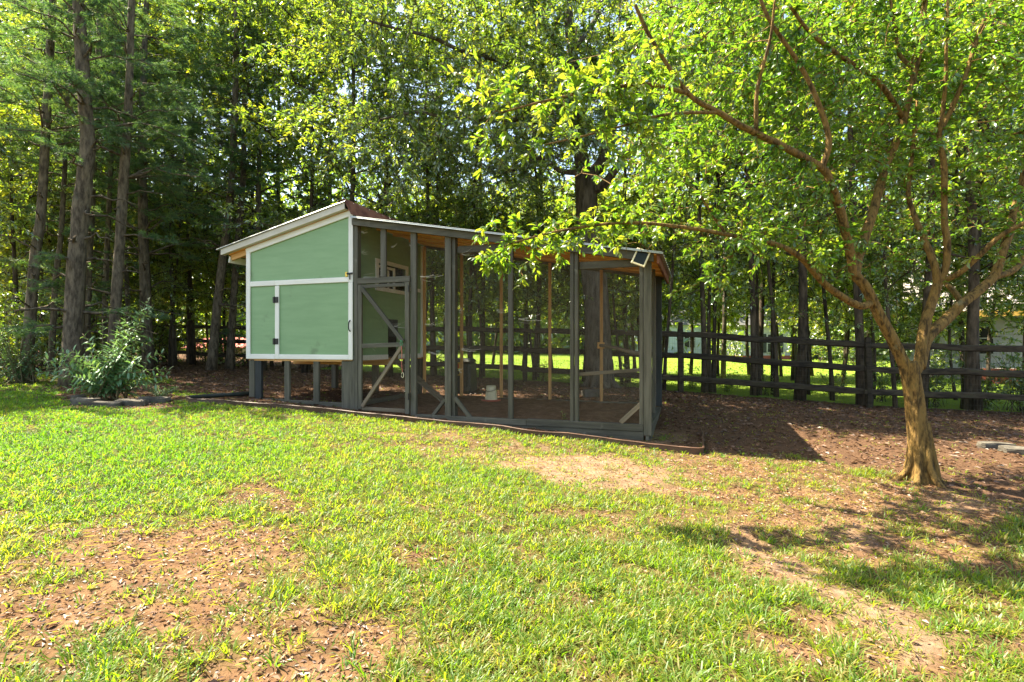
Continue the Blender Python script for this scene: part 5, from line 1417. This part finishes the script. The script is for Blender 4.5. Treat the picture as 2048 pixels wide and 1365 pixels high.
# ------------------------------------------------------------------ grass, fallen leaves
rs = np.random.RandomState(77)
def wedge(n, y0, y1, pw=1.0):
    """points spread over the yard in front of the camera"""
    u = rs.rand(n); Y = (y0 ** (pw + 1) + u * (y1 ** (pw + 1) - y0 ** (pw + 1))) ** (1 / (pw + 1))
    X = rs.uniform(-1.06, 1.06, n) * Y + rs.uniform(-.3, .3, n)
    return X, Y
def in_coop(x, y):
    dx, dy = x + 2.29, y - 7.6
    u = dx * math.cos(TH) - dy * math.sin(TH); v = dx * math.sin(TH) + dy * math.cos(TH)
    return (u > -.02) & (u < 4.15) & (v > -.03) & (v < 2.1), u, v
def blades(acc, P, n, L, Wd, rs, var, spread=.02, lean=.95):
    m = len(P); az = rs.rand(m, n) * 6.283
    d = np.stack([np.cos(az), np.sin(az), np.zeros((m, n))], -1)
    b = P[:, None] + d * rs.uniform(0, spread, (m, n, 1)) - [0, 0, .004]
    l = (L[:, None] * rs.uniform(.45, 1.15, (m, n)))[..., None]; ln = rs.uniform(.35, 1.0, (m, n))[..., None] * lean
    w_ = (Wd[:, None] * rs.uniform(.7, 1.2, (m, n)))[..., None]
    tw = rs.uniform(-.8, .8, (m, n))[..., None]
    s = np.stack([-np.sin(az), np.cos(az), np.zeros((m, n))], -1) * np.cos(tw) + d * np.sin(tw)
    up = np.array([0, 0, 1.0]); k = np.sqrt(np.maximum(1 - ln ** 2, .05))
    bend = s * rs.uniform(-.35, .35, (m, n))[..., None]
    p1 = b + l * .40 * (up * (1.0 - .42 * ln) + d * ln * .8); p2 = p1 + l * .36 * (up * k * .85 + d * ln * 1.05 + bend); p3 = p2 + l * .34 * (up * (k * .7 - .8 * ln) + d * (ln + .15) + bend)
    V = np.stack([b - s * w_ * .35, b + s * w_ * .35, p1 - s * w_ * .5, p1 + s * w_ * .5, p2 - s * w_ * .4, p2 + s * w_ * .4, p3], 2).reshape(-1, 3)
    i = np.arange(m * n)[:, None] * 7
    Qs = np.concatenate([i + np.array([[0, 1, 3, 2]]), i + np.array([[2, 3, 5, 4]])]); T = i + np.array([[4, 5, 6]])
    v = np.clip(var[:, None] + rs.randn(m, n) * .10, 0, 1)
    acc.add(V, Qs, T, np.repeat(v.ravel(), 7))
ga = Acc()
for y0, y1, n, L0, W0, nb in ((1.45, 3.2, 7600, .062, .0056, 8), (3.2, 5.4, 14000, .052, .0056, 7), (5.4, 8.6, 22000, .044, .0062, 6), (8.6, 12.6, 9500, .046, .009, 6)):
    X, Y = wedge(n, y0, y1); Z = gz(X, Y); g, li, sa, far = masks(X, Y, Z)
    ic, u, v = in_coop(X, Y)
    keep = (rs.rand(n) < np.clip(g * 1.2 - .10, 0, 1)) & ~ic & ~far
    stray = (rs.rand(n) < .08) & ~ic & ~far
    keep |= stray
    X, Y, g = X[keep], Y[keep], g[keep]
    P = np.stack([X, Y, ground_z(X, Y)], 1)
    px, py = to_px(X, Y, P[:, 2])
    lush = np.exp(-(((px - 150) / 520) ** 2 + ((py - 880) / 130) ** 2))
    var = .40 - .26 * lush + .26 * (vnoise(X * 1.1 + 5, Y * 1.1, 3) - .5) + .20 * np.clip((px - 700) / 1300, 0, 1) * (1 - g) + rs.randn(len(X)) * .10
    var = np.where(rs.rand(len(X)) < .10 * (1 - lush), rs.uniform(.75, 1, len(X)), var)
    sz = .55 + .75 * g + rs.rand(len(X)) * .4
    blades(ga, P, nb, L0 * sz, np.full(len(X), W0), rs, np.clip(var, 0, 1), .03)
# taller clumps here and there
X, Y = wedge(1500, 1.6, 6.5); g, li, sa, far = masks(X, Y, gz(X, Y)); k = (li < .5) & ~in_coop(X, Y)[0] & (rs.rand(1500) < .25 + .6 * g); X, Y = X[k], Y[k]
blades(ga, np.stack([X, Y, ground_z(X, Y)], 1), 12, rs.uniform(.05, .105, len(X)), np.full(len(X), .0062), rs, np.clip(.22 + rs.randn(len(X)) * .12, 0, 1), .035, .95)
gr = ga.build('grass', M['grass_blade']); tag(gr, 'patchy yellow green lawn grass with bare soil showing between', 'grass', None, 'stuff')
# dead straw and runners lying in the turf
X, Y = wedge(16000, 1.5, 7.0); g, li, sa, far = masks(X, Y, gz(X, Y)); k = (li < .3) & ~in_coop(X, Y)[0] & (rs.rand(16000) < .75); X, Y = X[k], Y[k]; m = len(X)
P = np.stack([X, Y, ground_z(X, Y) + rs.uniform(.003, .022, m)], 1); az = rs.rand(m) * 6.283
sa_ = Acc(); leaf_faces(sa_, P, np.stack([np.cos(az), np.sin(az), rs.randn(m) * .18], 1), np.stack([rs.randn(m) * .4, rs.randn(m) * .4, np.ones(m)], 1), rs.uniform(.03, .10, m), rs.uniform(.0025, .0055, m), np.clip(.86 + rs.randn(m) * .12, 0, 1))
tag(sa_.build('dry_grass', M['grass_blade']), 'dry straw coloured grass lying flat between the green tufts', 'dry grass', None, 'stuff')
# neighbouring lawn
X, Y = wedge(8500, 13, 34); g, li, sa, far = masks(X, Y, gz(X, Y)); k = far & (li < .5); X, Y = X[k], Y[k]
na = Acc(); blades(na, np.stack([X, Y, gz(X, Y)], 1), 5, rs.uniform(.06, .11, len(X)), np.full(len(X), .022), rs, np.clip(.30 + rs.randn(len(X)) * .14, 0, 1), .08)
tag(na.build('neighbour_grass', M['grass_blade']), 'bright sunlit lawn grass beyond the fence', 'grass', None, 'stuff')
# fallen leaves and chips
def litter(n, y0, y1, L, keepfn, lift=.006, tilt=.45, var=(.0, 1.0)):
    X, Y = wedge(n, y0, y1); m = masks(X, Y, gz(X, Y)); ic, u, v = in_coop(X, Y)
    k = keepfn(m, ic) > rs.rand(n); X, Y = X[k], Y[k]; n = len(X)
    P = np.stack([X, Y, ground_z(X, Y) + rs.uniform(.002, lift, n)], 1)
    az = rs.rand(n) * 6.283; D = np.stack([np.cos(az), np.sin(az), rs.randn(n) * tilt * .5], 1)
    Nn = np.stack([rs.randn(n) * tilt, rs.randn(n) * tilt, np.ones(n)], 1)
    Ls = L * rs.uniform(.5, 1.25, n)
    return P, D, Nn, Ls, rs.uniform(var[0], var[1], n) ** 1.3
fa = Acc()
for n, y0, y1, L, fn, va in ((75000, 4.0, 14.5, .058, lambda m, ic: m[1] * ~ic * .9, (0, .78)), (9000, 14.5, 20, .11, lambda m, ic: m[1] * .8, (0, .9)),
                             (60000, 1.5, 6.0, .021, lambda m, ic: np.clip(1.15 - m[0], 0, 1) * (1 - m[1]) * (1 - m[2] * .75) * ~ic, (0, .9)), (26000, 1.5, 6.5, .033, lambda m, ic: np.clip(1.1 - m[0], 0, 1) * (1 - m[1]) * (1 - m[2] * .8) * ~ic, (.3, 1.0)), (1500, 1.5, 7.0, .05, lambda m, ic: .35 * (1 - m[1]) * ~ic, (.2, 1.0)), (2500, 6.2, 10, .028, lambda m, ic: ic * .8, (.1, .8))):
    P, D, Nn, Ls, v = litter(n, y0, y1, L, fn, .02 if L > .06 else .007, .5, va)
    leaf_faces(fa, P, D, Nn, Ls, Ls * rs.uniform(.3, .6, len(P)), v)
tag(fa.build('fallen_leaves', M['dead_leaf']), 'brown fallen leaves and bark chips strewn over the soil', 'leaf litter', None, 'stuff')
